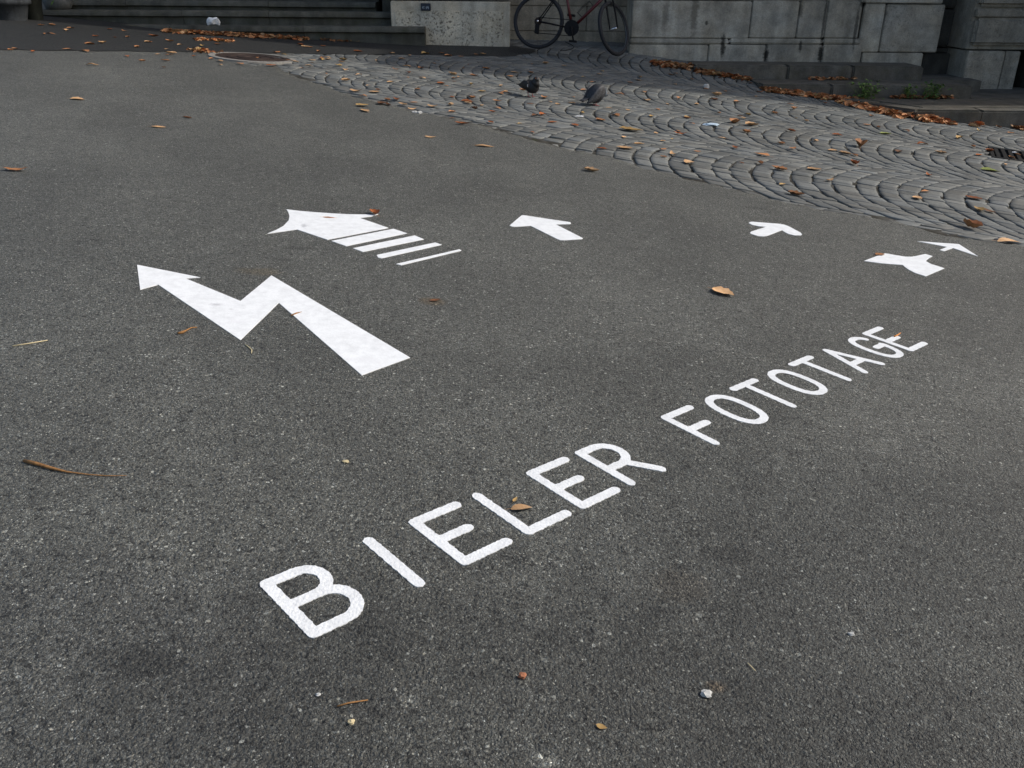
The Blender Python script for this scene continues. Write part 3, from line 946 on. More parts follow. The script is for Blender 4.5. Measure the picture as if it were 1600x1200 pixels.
# ------------------------------------------------------------------ manhole cover and drain grate
M['iron'] = mat_flat('rusty_iron', (.035, .022, .017), .7, .3, var=.4, scale=25)
M['iron_dark'] = mat_flat('dark_iron', (.02, .02, .02), .55, .5, var=.4, scale=25)
M['concrete'] = mat_flat('pale_concrete', (.2, .19, .17), .9, var=.3)
mh = tag(empty('manhole_cover', tuple(MH + np.array([0, 0, .006])), (0, math.atan(.08), 0)), 'round brown iron manhole cover in a pale ring near the stairs', 'manhole cover')
def ring_mesh(prof, n=64):
    V, F = [], []
    for r, z in prof:
        for k in range(n): V.append((r * math.cos(2 * math.pi * k / n), r * math.sin(2 * math.pi * k / n), z))
    for i in range(len(prof) - 1):
        for k in range(n):
            F.append((i * n + k, i * n + (k + 1) % n, (i + 1) * n + (k + 1) % n, (i + 1) * n + k))
    return V, F
V, F = ring_mesh([(.50, -.02), (.495, .004), (.43, .006), (.428, -.01)])
py_obj('ring', V, F, M['concrete'], mh)
V, F = ring_mesh([(.424, -.015), (.42, .004), (.36, .004), (.357, -.002), (.30, -.002), (.297, .004), (.24, .004), (.237, -.002), (.18, -.002), (.177, .004), (.1, .004), (.097, -.002), (.002, -.002)])
py_obj('lid', V, F, M['iron'], mh)
ga = math.atan2(gu[1], gu[0])
gr = tag(empty('drain_grate', (GR1[0], GR1[1], float(G(GR1[0], GR1[1])) - .004), (0, math.atan(.08), ga)), 'dark iron drain grate sunk in the cobbles at the right edge', 'drain grate')
bm = bmesh.new()
gw = .58
bm_box(bm, 0, gw, 0, .035, -.03, .008, .003); bm_box(bm, 0, gw, gdep - .035, gdep, -.03, .008, .003)
bm_box(bm, 0, .035, .036, gdep - .036, -.03, .008, .003); bm_box(bm, gw - .035, gw, .036, gdep - .036, -.03, .008, .003)
bm_obj('frame', bm, M['iron_dark'], gr)
for k in range(8):
    bm = bmesh.new()
    x_ = .05 + k * (gw - .1) / 7.6
    bm_box(bm, x_, x_ + .038, .037, gdep - .037, -.025, .004, .003)
    bm_obj('bar', bm, M['iron_dark'], gr)

# ------------------------------------------------------------------ bicycle
M['tyre'] = mat_flat('tyre_rubber', (.014, .015, .018), .75)
M['rim'] = mat_flat('dull_alloy', (.22, .23, .23), .4, .7)
M['steel'] = mat_flat('bright_steel', (.6, .6, .6), .25, 1.0)
M['spoke'] = mat_flat('dull_spoke', (.12, .12, .12), .6, .5)
M['black'] = mat_flat('black_metal', (.008, .008, .009), .6, spec=.15)
M['red'] = mat_flat('dark_red_enamel', (.075, .007, .008), .35, .0, .4, var=.1)
AXL = .335
BKY = 13.1
p_r = at(837, 77, BKY)
yaw = math.radians(-13)
lean = math.radians(-7)
bk = empty('bicycle', (p_r[0], BKY, p_r[2] + .004))
bk.scale = (1.07, 1.07, 1.07)
rotm = Matrix.Rotation(yaw, 4, 'Z') @ Matrix.Rotation(lean, 4, 'X') @ Matrix.Rotation(math.radians(4.2), 4, 'Y')
bk.rotation_euler = rotm.to_euler()
tag(bk, 'dark red and black bicycle leaning in the wall niche', 'bicycle')
hd = Vector((-math.cos(math.radians(71)), 0, math.sin(math.radians(71))))
hp = Vector((.852, 0, .74))
STEER = Matrix.Translation(hp) @ Matrix.Rotation(math.radians(64), 4, hd) @ Matrix.Translation(-hp)
def torus_pts(c, r, n=40): return [(c[0] + r * math.cos(2 * math.pi * k / n), c[1], c[2] + r * math.sin(2 * math.pi * k / n)) for k in range(n)]
def wheel(c, mtx):
    def T_(bm):
        if mtx is not None: bmesh.ops.transform(bm, matrix=mtx, verts=bm.verts)
        return bm
    bm = bmesh.new(); bm_tube(bm, torus_pts(c, AXL - .025, 48), .025, 10, True)
    wh = bm_obj('wheel', T_(bm), M['tyre'], bk, True)
    bm = bmesh.new()
    n = 48
    prof = [(.302, -.011), (.302, .011), (.288, .009), (.284, 0), (.288, -.009)]
    vs = [[bm.verts.new((c[0] + r * math.cos(2 * math.pi * k / n), c[1] + y, c[2] + r * math.sin(2 * math.pi * k / n))) for r, y in prof] for k in range(n)]
    for k in range(n):
        for j in range(5): bm.faces.new((vs[k][j], vs[(k + 1) % n][j], vs[(k + 1) % n][(j + 1) % 5], vs[k][(j + 1) % 5]))
    bmesh.ops.recalc_face_normals(bm, faces=bm.faces)
    bm_obj('rim', T_(bm), M['rim'], wh)
    bm = bmesh.new()
    for k in range(32):
        a = 2 * math.pi * k / 32
        b_ = a + (.45 if (k // 2) % 2 else -.45)
        yy = .03 if k % 2 else -.03
        bm_tube(bm, [(c[0] + .022 * math.cos(b_), c[1] + yy, c[2] + .022 * math.sin(b_)), (c[0] + .287 * math.cos(a), c[1], c[2] + .287 * math.sin(a))], .0009, 4)
    sp = bm_obj('spokes', T_(bm), M['spoke'], wh); sp['kind'] = 'stuff'
    bm = bmesh.new(); bm_tube(bm, [(c[0], -.05, c[2]), (c[0], -.035, c[2]), (c[0], .035, c[2]), (c[0], .05, c[2])], [.012, .02, .02, .012], 12)
    bm_obj('hub', T_(bm), M['steel'], wh, True)
    return wh
RA_, FA = (0, 0, AXL), (.985, 0, AXL)
wheel(RA_, None); wheel(FA, STEER)
BB = (.45, 0, .295)
ST_, HT, HB = (.285, 0, .80), (.815, 0, .84), (.85, 0, .74)
bm = bmesh.new()
bm_tube(bm, [BB, ST_], .016, 10); bm_tube(bm, [HB, BB], [.02, .019], 10); bm_tube(bm, [(.29, 0, .78), HT], .015, 10); bm_tube(bm, [(HT[0] - .01, 0, HT[2] + .03), HB], .021, 10)
fr = bm_obj('frame', bm, M['red'], bk, True)
bm = bmesh.new()
for s_ in (-1, 1):
    bm_tube(bm, [(0, s_ * .062, AXL), (.1, s_ * .05, AXL - .006), (BB[0] - .03, s_ * .03, BB[2])], .0095, 8)
    bm_tube(bm, [(0, s_ * .062, AXL), (.14, s_ * .05, .56), (.28, s_ * .022, .77)], .008, 8)
bm_tube(bm, [(.13, -.05, .545), (.13, .05, .545)], .008, 6)
bm_obj('rear_stays', bm, M['black'], bk, True)
bm = bmesh.new()
for s_ in (-1, 1):
    bm_tube(bm, [(HB[0] + .005, s_ * .03, HB[2] - .02), (HB[0] + .03, s_ * .055, HB[2] - .06), (.935, s_ * .058, .52), (.985, s_ * .058, AXL)], [.014, .014, .012, .008], 8)
bm_tube(bm, [(HB[0] + .005, -.035, HB[2] - .02), (HB[0] + .005, .035, HB[2] - .02)], .017, 8)
bm_tube(bm, [HT, (HT[0] - .03, 0, HT[2] + .1)], .014, 8)
bmesh.ops.transform(bm, matrix=STEER, verts=bm.verts)
bm_obj('fork', bm, M['black'], bk, True)
bm = bmesh.new()
bm_tube(bm, [(HT[0] - .03, 0, .93), (HT[0] + .06, 0, .96)], .013, 8)
bm_tube(bm, [(HT[0] + .02, -.29, .965), (HT[0] + .05, -.12, .96), (HT[0] + .06, 0, .96), (HT[0] + .05, .12, .96), (HT[0] + .02, .29, .965)], .0125, 8)
bmesh.ops.transform(bm, matrix=STEER, verts=bm.verts)
hb = bm_obj('handlebar', bm, M['black'], bk, True)
for s_ in (-1, 1):
    bm = bmesh.new(); bm_tube(bm, [(HT[0] + .03, s_ * .19, .963), (HT[0] + .02, s_ * .3, .965)], .017, 10)
    bmesh.ops.transform(bm, matrix=STEER, verts=bm.verts)
    bm_obj('grip', bm, M['tyre'], hb, True)
tube_obj('seat_post', [ST_, (.255, 0, .90)], .0135, M['steel'], bk)
bm = bmesh.new(); bm_loft(bm, [(.12, .925, .07, .012, 0), (.15, .935, .075, .022, 0), (.22, .93, .06, .024, 0), (.3, .925, .028, .02, 0), (.38, .925, .016, .013, 0)], 14)
bm_obj('saddle', bm, M['tyre'], bk, True)
bm = bmesh.new()
n = 36
for r_, yy in ((.095, -.052), (.078, -.046)):
    ptsA = [(BB[0] + r_ * (1 + (.03 if k % 2 else 0)) * math.cos(2 * math.pi * k / n), yy, BB[2] + r_ * (1 + (.03 if k % 2 else 0)) * math.sin(2 * math.pi * k / n)) for k in range(n)]
    f1 = [bm.verts.new(p) for p in ptsA]; f2 = [bm.verts.new((p[0], p[1] + .003, p[2])) for p in ptsA]
    bm.faces.new(f1); bm.faces.new(list(reversed(f2)))
    for k in range(n): bm.faces.new((f1[k], f2[k], f2[(k + 1) % n], f1[(k + 1) % n]))
bmesh.ops.recalc_face_normals(bm, faces=bm.faces)
bm_obj('chainring', bm, M['black'], bk)
ca = math.radians(-72)
for s_, a in ((-1, ca), (1, ca + math.pi)):
    e_ = (BB[0] + .17 * math.cos(a), s_ * .085, BB[2] + .17 * math.sin(a))
    ck = tube_obj('crank', [(BB[0], s_ * .06, BB[2]), (BB[0] + .02 * math.cos(a), s_ * .07, BB[2] + .02 * math.sin(a)), e_], [.017, .014, .010], M['black'] if s_ < 0 else M['black'], bk)
    bm = bmesh.new(); bm_box(bm, e_[0] - .048, e_[0] + .048, *sorted((s_ * .092, s_ * .17)), e_[2] - .013, e_[2] + .013, .005)
    bm_obj('pedal', bm, M['black'], ck)
tube_obj('bottom_bracket', [(BB[0], -.06, BB[2]), (BB[0], .06, BB[2])], .022, M['black'], bk, 12)
bm = bmesh.new()
for r_, yy in ((.05, -.03), (.045, -.034), (.038, -.039), (.03, -.044)):
    bm_tube(bm, [(0, yy, AXL), (0, yy - .002, AXL)], r_, 20)
bm_obj('cassette', bm, M['iron'], bk)
ch = [(.0, -.045, AXL + .048), (BB[0], -.05, BB[2] + .096)]
tube_obj('chain', ch, .0045, M['black'], bk, 6)
tube_obj('chain', [(BB[0], -.05, BB[2] - .096), (.02, -.045, AXL - .14)], .0045, M['black'], bk, 6)
bm = bmesh.new(); bm_box(bm, -.03, .03, -.06, -.045, AXL - .15, AXL - .03, .006)
bm_tube(bm, [(.0, -.055, AXL - .05), (.0, -.04, AXL - .05)], .022, 12); bm_tube(bm, [(.012, -.055, AXL - .135), (.012, -.04, AXL - .135)], .022, 12)
bm_obj('derailleur', bm, M['black'], bk)
tube_obj('axle_nut', [(0, -.075, AXL), (0, -.06, AXL)], .014, M['steel'], bk, 8)
def along(t, off): # on the down tube
    return (BB[0] + (HB[0] - BB[0]) * t - off * .71, 0, BB[2] + (HB[2] - BB[2]) * t + off * .70)
cage = [along(.30, .02), along(.28, .09), along(.42, .10), along(.62, .09), along(.62, .02)]
bm = bmesh.new()
for s_ in (-.034, .034): bm_tube(bm, [(p[0], s_, p[2]) for p in cage], .003, 6)
for i in (1, 3): bm_tube(bm, [(cage[i][0], -.034, cage[i][2]), (cage[i][0], .034, cage[i][2])], .003, 6)
bm_obj('bottle_cage', bm, M['black'], bk, True)
tube_obj('toe_strap', [(e_[0], -.1, .12), (.49, -.13, .09), (.53, -.13, .07), (.50, -.14, .04), (.42, -.13, .015), (.35, -.1, .012)], .005, M['black'], bk, 6)

# small enamel plate on the plinth
M['sign_blue'] = mat_flat('blue_black_enamel', (.012, .02, .035), .4)
M['sign_mark'] = mat_flat('pale_print', (.22, .26, .3), .6)
sp0, sp1 = at(657.5, 5, 13.58), at(673, 17, 13.58)
cxp, czp = (sp0[0] + sp1[0]) / 2, (sp0[2] + sp1[2]) / 2
sg = tag(empty('wall_plate', (cxp, 13.585, czp)), 'small dark blue plate with pale print on the rough plinth', 'sign')
bm = bmesh.new()
hw, hh = (sp1[0] - sp0[0]) / 2, (sp0[2] - sp1[2]) / 2
bm_box(bm, -hw, hw, -.012, .03, -hh, hh, .006, 2)
plate = bm_obj('plate', bm, M['sign_blue'], sg)
bm = bmesh.new()   # two unreadable pale marks, as they show
for x0_, x1_, z0_, z1_ in ((-.7, -.22, -.02, .14), (-.7, -.22, -.36, -.24), (-.7, -.52, -.24, -.02), (.02, .62, .0, .14), (.02, .2, -.5, 0.), (.3, .44, -.3, 0.), (.5, .62, -.5, 0.)):
    bm_box(bm, x0_ * hw, x1_ * hw, -.0145, -.0125, z0_ * hh, z1_ * hh)
bm_obj('print', bm, M['sign_mark'], sg)

# ------------------------------------------------------------------ planters and plants at the far left
M['pot'] = mat_stone('weathered_pot', (.05, .055, .06), .5, 7, .4)
M['pot_dark'] = mat_stone('mossy_dark_stone', (.022, .024, .018), .4, 7, .2)
M['plant'] = mat_leaf('foliage_green', (.06, .125, .03), (.10, .15, .035))
M['plant_y'] = mat_leaf('foliage_yellow', (.3, .3, .08), (.2, .22, .05))
M['petal'] = mat_flat('pale_petal', (.6, .6, .58), .6)
def lathe(prof, n=28, wob_=.0, seed=0):
    r_ = random.Random(seed)
    bm = bmesh.new()
    R = []
    for i, (r, z) in enumerate(prof):
        R.append([bm.verts.new((r * (1 + wob_ * r_.uniform(-1, 1)) * math.cos(2 * math.pi * k / n), r * (1 + wob_ * r_.uniform(-1, 1)) * math.sin(2 * math.pi * k / n), z)) for k in range(n)])
    for A, B in zip(R, R[1:]):
        for k in range(n): bm.faces.new((A[k], A[(k + 1) % n], B[(k + 1) % n], B[k]))
    bm.faces.new(list(reversed(R[0]))); bm.faces.new(R[-1])
    return bm
def leaf_clump(cnt, spread, hgt, size, seed, z0=0):
    """Leaves on stalks that all rise from one root."""
    r_ = random.Random(seed)
    V, F = [Vector((0, 0, z0 - .02))], []
    for i in range(cnt):
        p = Vector((r_.gauss(0, spread), r_.gauss(0, spread), z0 + r_.uniform(.0, hgt)))
        s_ = size * r_.uniform(.6, 1.3)
        m = Matrix.Rotation(r_.uniform(0, 6.28), 3, 'Z') @ Matrix.Rotation(r_.uniform(-1.0, .9), 3, 'Y') @ Matrix.Rotation(r_.uniform(-.6, .6), 3, 'X')
        V.append(p + Vector((.003, .003, 0)))
        k = len(V)
        for q_ in ((0, 0, 0), (.35, .22, .04), (.75, .17, .05), (1, 0, -.03), (.75, -.17, .05), (.35, -.22, .04), (.5, 0, -.03)):
            V.append(p + m @ (Vector(q_) * s_))
        F.append((0, k - 1, k))
        F += [(k, k + 1, k + 6), (k + 1, k + 2, k + 6), (k + 2, k + 3, k + 6), (k + 3, k + 4, k + 6), (k + 4, k + 5, k + 6), (k + 5, k, k + 6)]
    return V, F
def planter(px, py, Y, r, h, lab, mat, leafmat, seed, flowers=0):
    p = at(px, py, Y)
    z = p[2]
    e = tag(empty('planter', (p[0], Y, z)), lab, 'planter')
    bm = lathe([(r * .72, -.1), (r * .76, .02), (r * .95, h * .75), (r * 1.05, h * .8), (r * 1.06, h), (r * .9, h), (r * .88, h - .04)], 28, .03, seed)
    bm_obj('pot', bm, mat, e, True)
    V, F = leaf_clump(160, r * .55, .45, .085, seed + 5, h - .03)
    py_obj('foliage', V, F, leafmat, e)
    if flowers:
        V, F = leaf_clump(flowers, r * .5, .4, .05, seed + 9, h + .02)
        py_obj('flowers', V, F, M['petal'], e)
planter(14, 33, 12.75, .30, .27, 'dark grey planter with trailing green plants at the far left edge', M['pot'], M['plant'], 3, 14)
planter(56, 40, 13.05, .14, .42, 'narrow black mossy pot beside the left end of the stairs', M['pot_dark'], M['plant_y'], 11, 5)
p = at(84, 15, 13.8)
bmq = lathe([(.17, -.02), (.2, .05), (.19, .14), (.13, .19), (.03, .21)], 14, .14, 5)
o = bm_obj('stone_lump', bmq, mat_stone('pale_lichen_stone', (.13, .135, .13), .5, 9, .2), None, True)
o.location = (p[0] + .03, 13.86, zs[1] + .02); o.scale = (1, .75, 1)
tag(o, 'pale grey lump of stone resting on the left end of a stair', 'stone')

# ------------------------------------------------------------------ pigeons
M['pig_dark'] = mat_flat('dark_plumage', (.012, .012, .013), .55, var=.4, scale=60)
M['pig_grey'] = mat_flat('chequered_plumage', (.024, .026, .030), .6, var=.75, scale=55)
M['pig_wing'] = mat_flat('brown_dark_wing', (.018, .016, .015), .6, var=.5, scale=70)
M['pig_wing2'] = mat_flat('grey_wing', (.045, .045, .048), .6, var=.8, scale=60)
M['pig_head'] = mat_flat('blue_grey_head', (.10, .12, .14), .5, var=.5, scale=60)
M['pig_pink'] = mat_flat('pink_leg', (.38, .12, .12), .6)
M['beak'] = mat_flat('dark_beak', (.02, .02, .02), .5)
M['white_feather'] = mat_flat('white_feather', (.35, .35, .35), .7)
def pigeon(px, py, rz, lab, peck, bodym, wingm, headm, scl, drop):
    p = pix(px, py)
    e = tag(empty('pigeon', tuple(p + np.array([0, 0, .001])), (0, 0, rz)), lab, 'pigeon', 'pigeons on the cobbles')
    e.scale = (scl, scl, scl) if not peck else (scl * .84, scl, scl * 1.08)
    if not peck:
        rings = [(-.125, .098, .018, .010, .25), (-.095, .108, .042, .028, .3), (-.05, .119, .066, .054, .35), (-.01, .126, .076, .068, .4), (.028, .138, .078, .074, .5),
                 (.058, .160, .066, .066, .75), (.074, .188, .048, .049, 1.15), (.080, .212, .034, .037, 1.4), (.087, .233, .028, .030, 1.15), (.099, .246, .025, .025, .6), (.113, .246, .017, .018, .2), (.121, .243, .007, .008, 0)]
        bk_, ey = [(.118, 0, .244), (.131, 0, .239), (.141, 0, .231)], (.103, .252)
    else:
        rings = [(-.125, .085, .022, .014, .1), (-.095, .092, .052, .040, .1), (-.05, .104, .078, .070, .1), (-.01, .112, .088, .084, .1), (.035, .118, .086, .086, .05),
                 (.075, .122, .066, .066, -.1), (.102, .120, .047, .046, -.3), (.122, .112, .034, .034, -.4), (.138, .106, .028, .028, -.4), (.153, .101, .025, .024, -.3), (.166, .096, .017, .017, -.3), (.174, .093, .007, .008, -.3)]
        bk_, ey = [(.171, 0, .093), (.182, 0, .087), (.191, 0, .079)], (.158, .107)
    def lean_(bm):
        for v in bm.verts: v.co.z -= (v.co.x - .02) * (.30 if not peck else -.02) - drop
        return bm
    bm = bmesh.new(); bm_loft(bm, rings, 16); lean_(bm)
    bmesh.ops.recalc_face_normals(bm, faces=bm.faces)
    bd = bm_obj('body', bm, bodym, e, True)
    sm = bd.modifiers.new('s', 'SUBSURF'); sm.levels = 1; sm.render_levels = 1
    bm = bmesh.new()
    bm_loft(bm, [(r[0] + .0015, r[1], r[2] * 1.03, r[3] * 1.03, r[4]) for r in rings[-6:]], 14)
    bmesh.ops.recalc_face_normals(bm, faces=bm.faces)
    bm_obj('head', lean_(bm), headm, e, True)
    dzz = .0 if not peck else -.012
    for s_ in (-1, 1):
        bm = bmesh.new()
        bm_loft(bm, [(.05, .15 + dzz * .1, .008, .02, 0), (.02, .152 + dzz * .3, .012, .036, .1), (-.04, .138 + dzz * .6, .012, .038, .15), (-.09, .120 + dzz, .009, .026, .2), (-.14, .104 + dzz, .005, .012, .2), (-.165, .096 + dzz, .002, .004, .2)], 10)
        bmesh.ops.scale(bm, vec=(1, 1.25, 1.3 if not peck else 1.45), space=Matrix.Translation((0, 0, -.13)), verts=bm.verts)
        bmesh.ops.translate(bm, vec=(0, s_ * (.064 if not peck else .072), -.004 if not peck else -.012), verts=bm.verts)
        for v in bm.verts: v.co.y -= s_ * max(0, -v.co.x - .02) * .22
        bmesh.ops.recalc_face_normals(bm, faces=bm.faces)
        wg = bm_obj('wing', lean_(bm), wingm, e, True)
        if not peck or s_ < 0:
            bm = bmesh.new(); bm_box(bm, .034, .046, s_ * .080 - .004, s_ * .080 + .004, .142, .170, .003)
            if not peck: bm_obj('white_patch', lean_(bm), M['white_feather'], wg)
            else: bm.free()
    V, F = [], []
    for (x, z, hw_) in ((-.09, .107 + dzz, .024), (-.15, .092 + dzz, .03), (-.205, .078 + dzz * .9, .036)):
        V += [(x, -hw_, z - .004), (x, hw_, z - .004), (x, hw_, z + .004), (x, -hw_, z + .004)]
    for i in range(2):
        for k in range(4): F.append((i * 4 + k, i * 4 + (k + 1) % 4, i * 4 + 4 + (k + 1) % 4, i * 4 + 4 + k))
    F += [(3, 2, 1, 0), (8, 9, 10, 11)]
    V = [(x, y, z - (x - .02) * (.30 if not peck else -.02) + drop) for x, y, z in V]
    py_obj('tail', V, F, wingm, e)
    bm = bmesh.new(); bm_tube(bm, bk_, [.006, .0045, .0015], 8); bm_obj('beak', lean_(bm), M['beak'], e, True)
    for s_ in (-1, 1):
        bm = bmesh.new(); bmesh.ops.create_icosphere(bm, subdivisions=1, radius=.0042, matrix=Matrix.Translation((ey[0], s_ * .0235, ey[1]))); bm_obj('eye', lean_(bm), mat_eye, e, True)
        bm = bmesh.new()
        x0_ = -.004 + s_ * .008
        bm_tube(bm, [(x0_, s_ * .026, .075), (x0_ - .004, s_ * .024, .035), (x0_ + .002, s_ * .024, .004)], [.011, .0045, .004], 8)
        for a in (-.5, 0, .5, 3.14):
            L_ = .032 if abs(a) < 1 else .016
            bm_tube(bm, [(x0_ + .002, s_ * .024, .005), (x0_ + .002 + L_ * math.cos(a), s_ * .024 + L_ * math.sin(a), .003)], [.0036, .002], 6)
        bm_obj('leg', bm, M['pig_pink'], e, True)
mat_eye = mat_flat('orange_eye', (.4, .12, .02), .2)
pigeon(829, 151.5, math.radians(-50), 'black pigeon standing upright with a white wing patch', False, M['pig_dark'], M['pig_wing'], M['pig_dark'], .97, -.026)
pigeon(930, 165, math.radians(36), 'grey chequered pigeon bending forward to peck at the cobbles', True, M['pig_grey'], M['pig_wing2'], M['pig_head'], 1.08, -.012)

# ------------------------------------------------------------------ fallen leaves
def leaf_geo(seed, toothed=False):
    """A dry leaf 1 long: folded along the midrib, curled, tips bent, with a stalk."""
    r_ = random.Random(seed)
    n = 7
    fold, curl, tw = r_.uniform(.1, .75), r_.uniform(-.3, .75), r_.uniform(-.5, .5)
    wmax = r_.uniform(.2, .34)
    V, F = [], []
    for i in range(n + 1):
        t = i / n
        wd = wmax * math.sin(math.pi * min(1, t ** .8 * .97 + .03)) ** .8 * (1 + (.25 if (toothed and i % 2) else 0))
        if i == n: wd = .01
        zc = curl * (t - .45) ** 2 * .8 + .02 * r_.uniform(-1, 1)
        a = tw * (t - .5)
        for s_ in (-1, -.5, 0, .5, 1):
            y = s_ * wd * (1 + r_.uniform(-.08, .08))
            z = abs(s_) ** 1.3 * wd * fold + zc
            V.append((t - .5, y * math.cos(a) - z * math.sin(a) * .5, z * math.cos(a) + y * math.sin(a) + .02))
    for i in range(n):
        for k in range(4):
            q_ = i * 5 + k
            F.append((q_, q_ + 5, q_ + 6, q_ + 1))
    k = len(V)
    V += [(-.5, -.012, .03), (-.5, .012, .03), (-.78, .008, .0), (-.78, -.008, .0)]
    F.append((k, k + 1, k + 2, k + 3))
    mz = min(v[2] for v in V)
    V = [(x, y, z - mz) for x, y, z in V]
    return V, F
LG = [leaf_geo(s_, s_ % 3 == 0) for s_ in range(12)]
LM = {}
def leaf_mesh(gi, mi):
    if (gi, mi) not in LM:
        me = bpy.data.meshes.new('fallen_leaf')
        me.from_pydata(LG[gi][0], [], LG[gi][1]); me.update(); me.materials.append(LEAF[mi])
        for p_ in me.polygons: p_.use_smooth = True
        LM[(gi, mi)] = me
    return LM[(gi, mi)]
SLOPE = Matrix.Rotation(math.atan(.0805), 4, 'Y')
used_pos = []
COLN = ['orange brown', 'pale tan', 'dark brown', 'rust red', 'yellowish', 'green']
def cobble_zone(u, v):
    if v < 112: return 'on the cobbles near the building, beyond the pigeons' if u > 700 else 'on the cobbles beside the manhole and stairs'
    if u < 700: return 'on the far left tip of the cobbles'
    if u < 800: return 'on the cobbles left of the black pigeon'
    if u < 1000 and v < 172: return 'on the cobbles around the two pigeons'
    if u < 1000: return 'on the cobbles between the pigeons and the asphalt edge'
    if v < 172: return 'on the cobbles between the pecking pigeon and the kerbs'
    if u < 1200: return 'on the cobbles around the blue wrapper'
    if u < 1420: return 'on the cobbles below the green weeds'
    return 'on the cobbles near the drain grate'
def cobble_leaf(u, v, size, mi, pos, flat):
    z_ = cobble_zone(u, v)
    leaf(u, v, size, mi, 'small ' + COLN[mi] + ' leaf ' + z_, COLN[mi] + ' leaves ' + z_, pos=pos, flat=flat, dz=.006)
def asphalt_zone(u, v):
    if v < 64: return 'close to the foot of the stairs' if u < 480 else 'below the right end of the stairs'
    if u < 200: return 'near the front of the dark strip at the far left'
    if u < 350: return 'left of the manhole cover'
    if u < 520: return 'around the manhole cover'
    return 'at the front of the dark strip below the rough plinth'
def asphalt_leaf(u, v, size, mi, flat):
    z_ = asphalt_zone(u, v)
    leaf(u, v, size, mi, 'small ' + COLN[mi] + ' leaf ' + z_, COLN[mi] + ' leaves ' + z_, flat=flat, dz=.009)
def leaf(px=None, py=None, size=.12, mi=0, label=None, group=None, rz=None, pos=None, gi=None, flat=1.0, dz=.002, name='fallen_leaf'):
    p = pix(px, py) if pos is None else np.array(pos)
    gi = random.randrange(12) if gi is None else gi
    o = link(name, leaf_mesh(gi, mi))
    rz = random.uniform(0, 6.28) if rz is None else rz
    o.matrix_world = Matrix.Translation((p[0], p[1], p[2] + dz)) @ SLOPE @ Matrix.Rotation(rz, 4, 'Z') @ Matrix.Diagonal((size, size * random.uniform(.85, 1.15), size * flat, 1))
    used_pos.append(p[:2])
    return tag(o, label, 'leaf', group)
# single ones on the open asphalt
leaf(25, 267, .12, 0, 'lone tan leaf on the asphalt at the left edge', rz=.2, gi=1)
leaf(1130, 459, .115, 1, 'tan toothed leaf on the asphalt above the painted word FOTOTAGE', rz=-.9, gi=3)
leaf(815, 795.5, .055, 1, 'small curled tan leaf inside the angle of the letter L', rz=.3, gi=4)
leaf(805, 782, .025, 4, 'tiny yellowish leaf scrap just above the letter L angle', rz=1.1, gi=2, flat=.5)
leaf(585, 335, .075, 3, 'crumpled rust leaf at the barb of the striped arrow', rz=2.2, gi=5, flat=1.6)
leaf(924, 268, .12, 1, 'tan leaf on the asphalt just below the edge of the cobbles', rz=-.5, gi=6)
leaf(757, 229, .15, 1, 'long flat tan leaf on the asphalt below the near cobble corner', rz=.1, gi=7, flat=.6)
leaf(673, 215, .09, 1, 'small pale leaf on the asphalt left of the cobble edge', rz=.2, gi=8, flat=.6)
leaf(121, 155.5, .11, 1, 'lone pale leaf on the asphalt in the upper left', rz=.1, gi=9, flat=.6)
leaf(293, 184.5, .08, 2, 'dark shrivelled leaf alone on the upper left asphalt', rz=-.3, gi=10)
leaf(248, 199, .10, 1, 'flat buff leaf on the asphalt left of centre near the top', rz=.1, gi=11, flat=.4)
leaf(1375, 398.5, .07, 0, 'orange leaf sliver at the top of the broad curved arrow', rz=.5, gi=0, flat=.4)
leaf(680, 470, .05, 2, 'brown decayed leaf flattened on the asphalt right of the zigzag arrow', rz=.6, gi=2, flat=.3)
leaf(1577, 379, .15, 1, 'curled tan leaf where asphalt meets cobbles at the right edge', rz=.1, gi=4)
leaf(1518, 357, .13, 0, 'upturned orange leaf casting a dark shadow near the cobble edge', rz=-1.0, gi=5, flat=2.0)
leaf(1243, 305, .12, 0, 'orange leaf caught in the cobble edge above the lobed arrow', rz=-.6, gi=6)
leaf(514, 340.5, .06, 0, 'thin orange leaf sliver lying on the striped arrow head', rz=.1, gi=7, flat=.3)
leaf(940, 1137, .02, 4, 'tiny tan leaf scrap on the asphalt near the bottom edge', rz=-.4, gi=8, flat=.5)
leaf(1547, 267, .16, 5, 'pale green leaf on the cobbles below the drain grate', rz=-.4, gi=9, flat=.6)
leaf(1384, 210, .16, 5, 'yellow green curled leaf on the cobbles right of centre', rz=.4, gi=10)
leaf(1498, 217, .13, 4, 'bright yellow brown leaf on the cobbles left of the drain grate', rz=.9, gi=11, flat=1.8)
leaf(986, 205, .22, 4, 'large yellow brown leaf on the cobbles below the pecking pigeon', rz=-.2, gi=3)
leaf(1175, 197, .17, 1, 'smooth tan triangular leaf right of the blue wrapper', rz=.4, gi=0)
leaf(1148, 193, .15, 0, 'raised orange leaf between the blue wrapper and the tan leaf', rz=.8, gi=5, flat=1.6)
leaf(1344, 230, .17, 0, 'orange leaf standing up on the cobbles at right', rz=1.2, gi=5, flat=2.2)
leaf(1334, 257, .12, 3, 'dark rust leaf on the cobbles above the lobed arrow', rz=1.6, gi=6, flat=1.5)
leaf(1442, 226, .13, 3, 'brown red curled leaf on the cobbles, left of the yellow one', rz=.2, gi=4, flat=1.6)
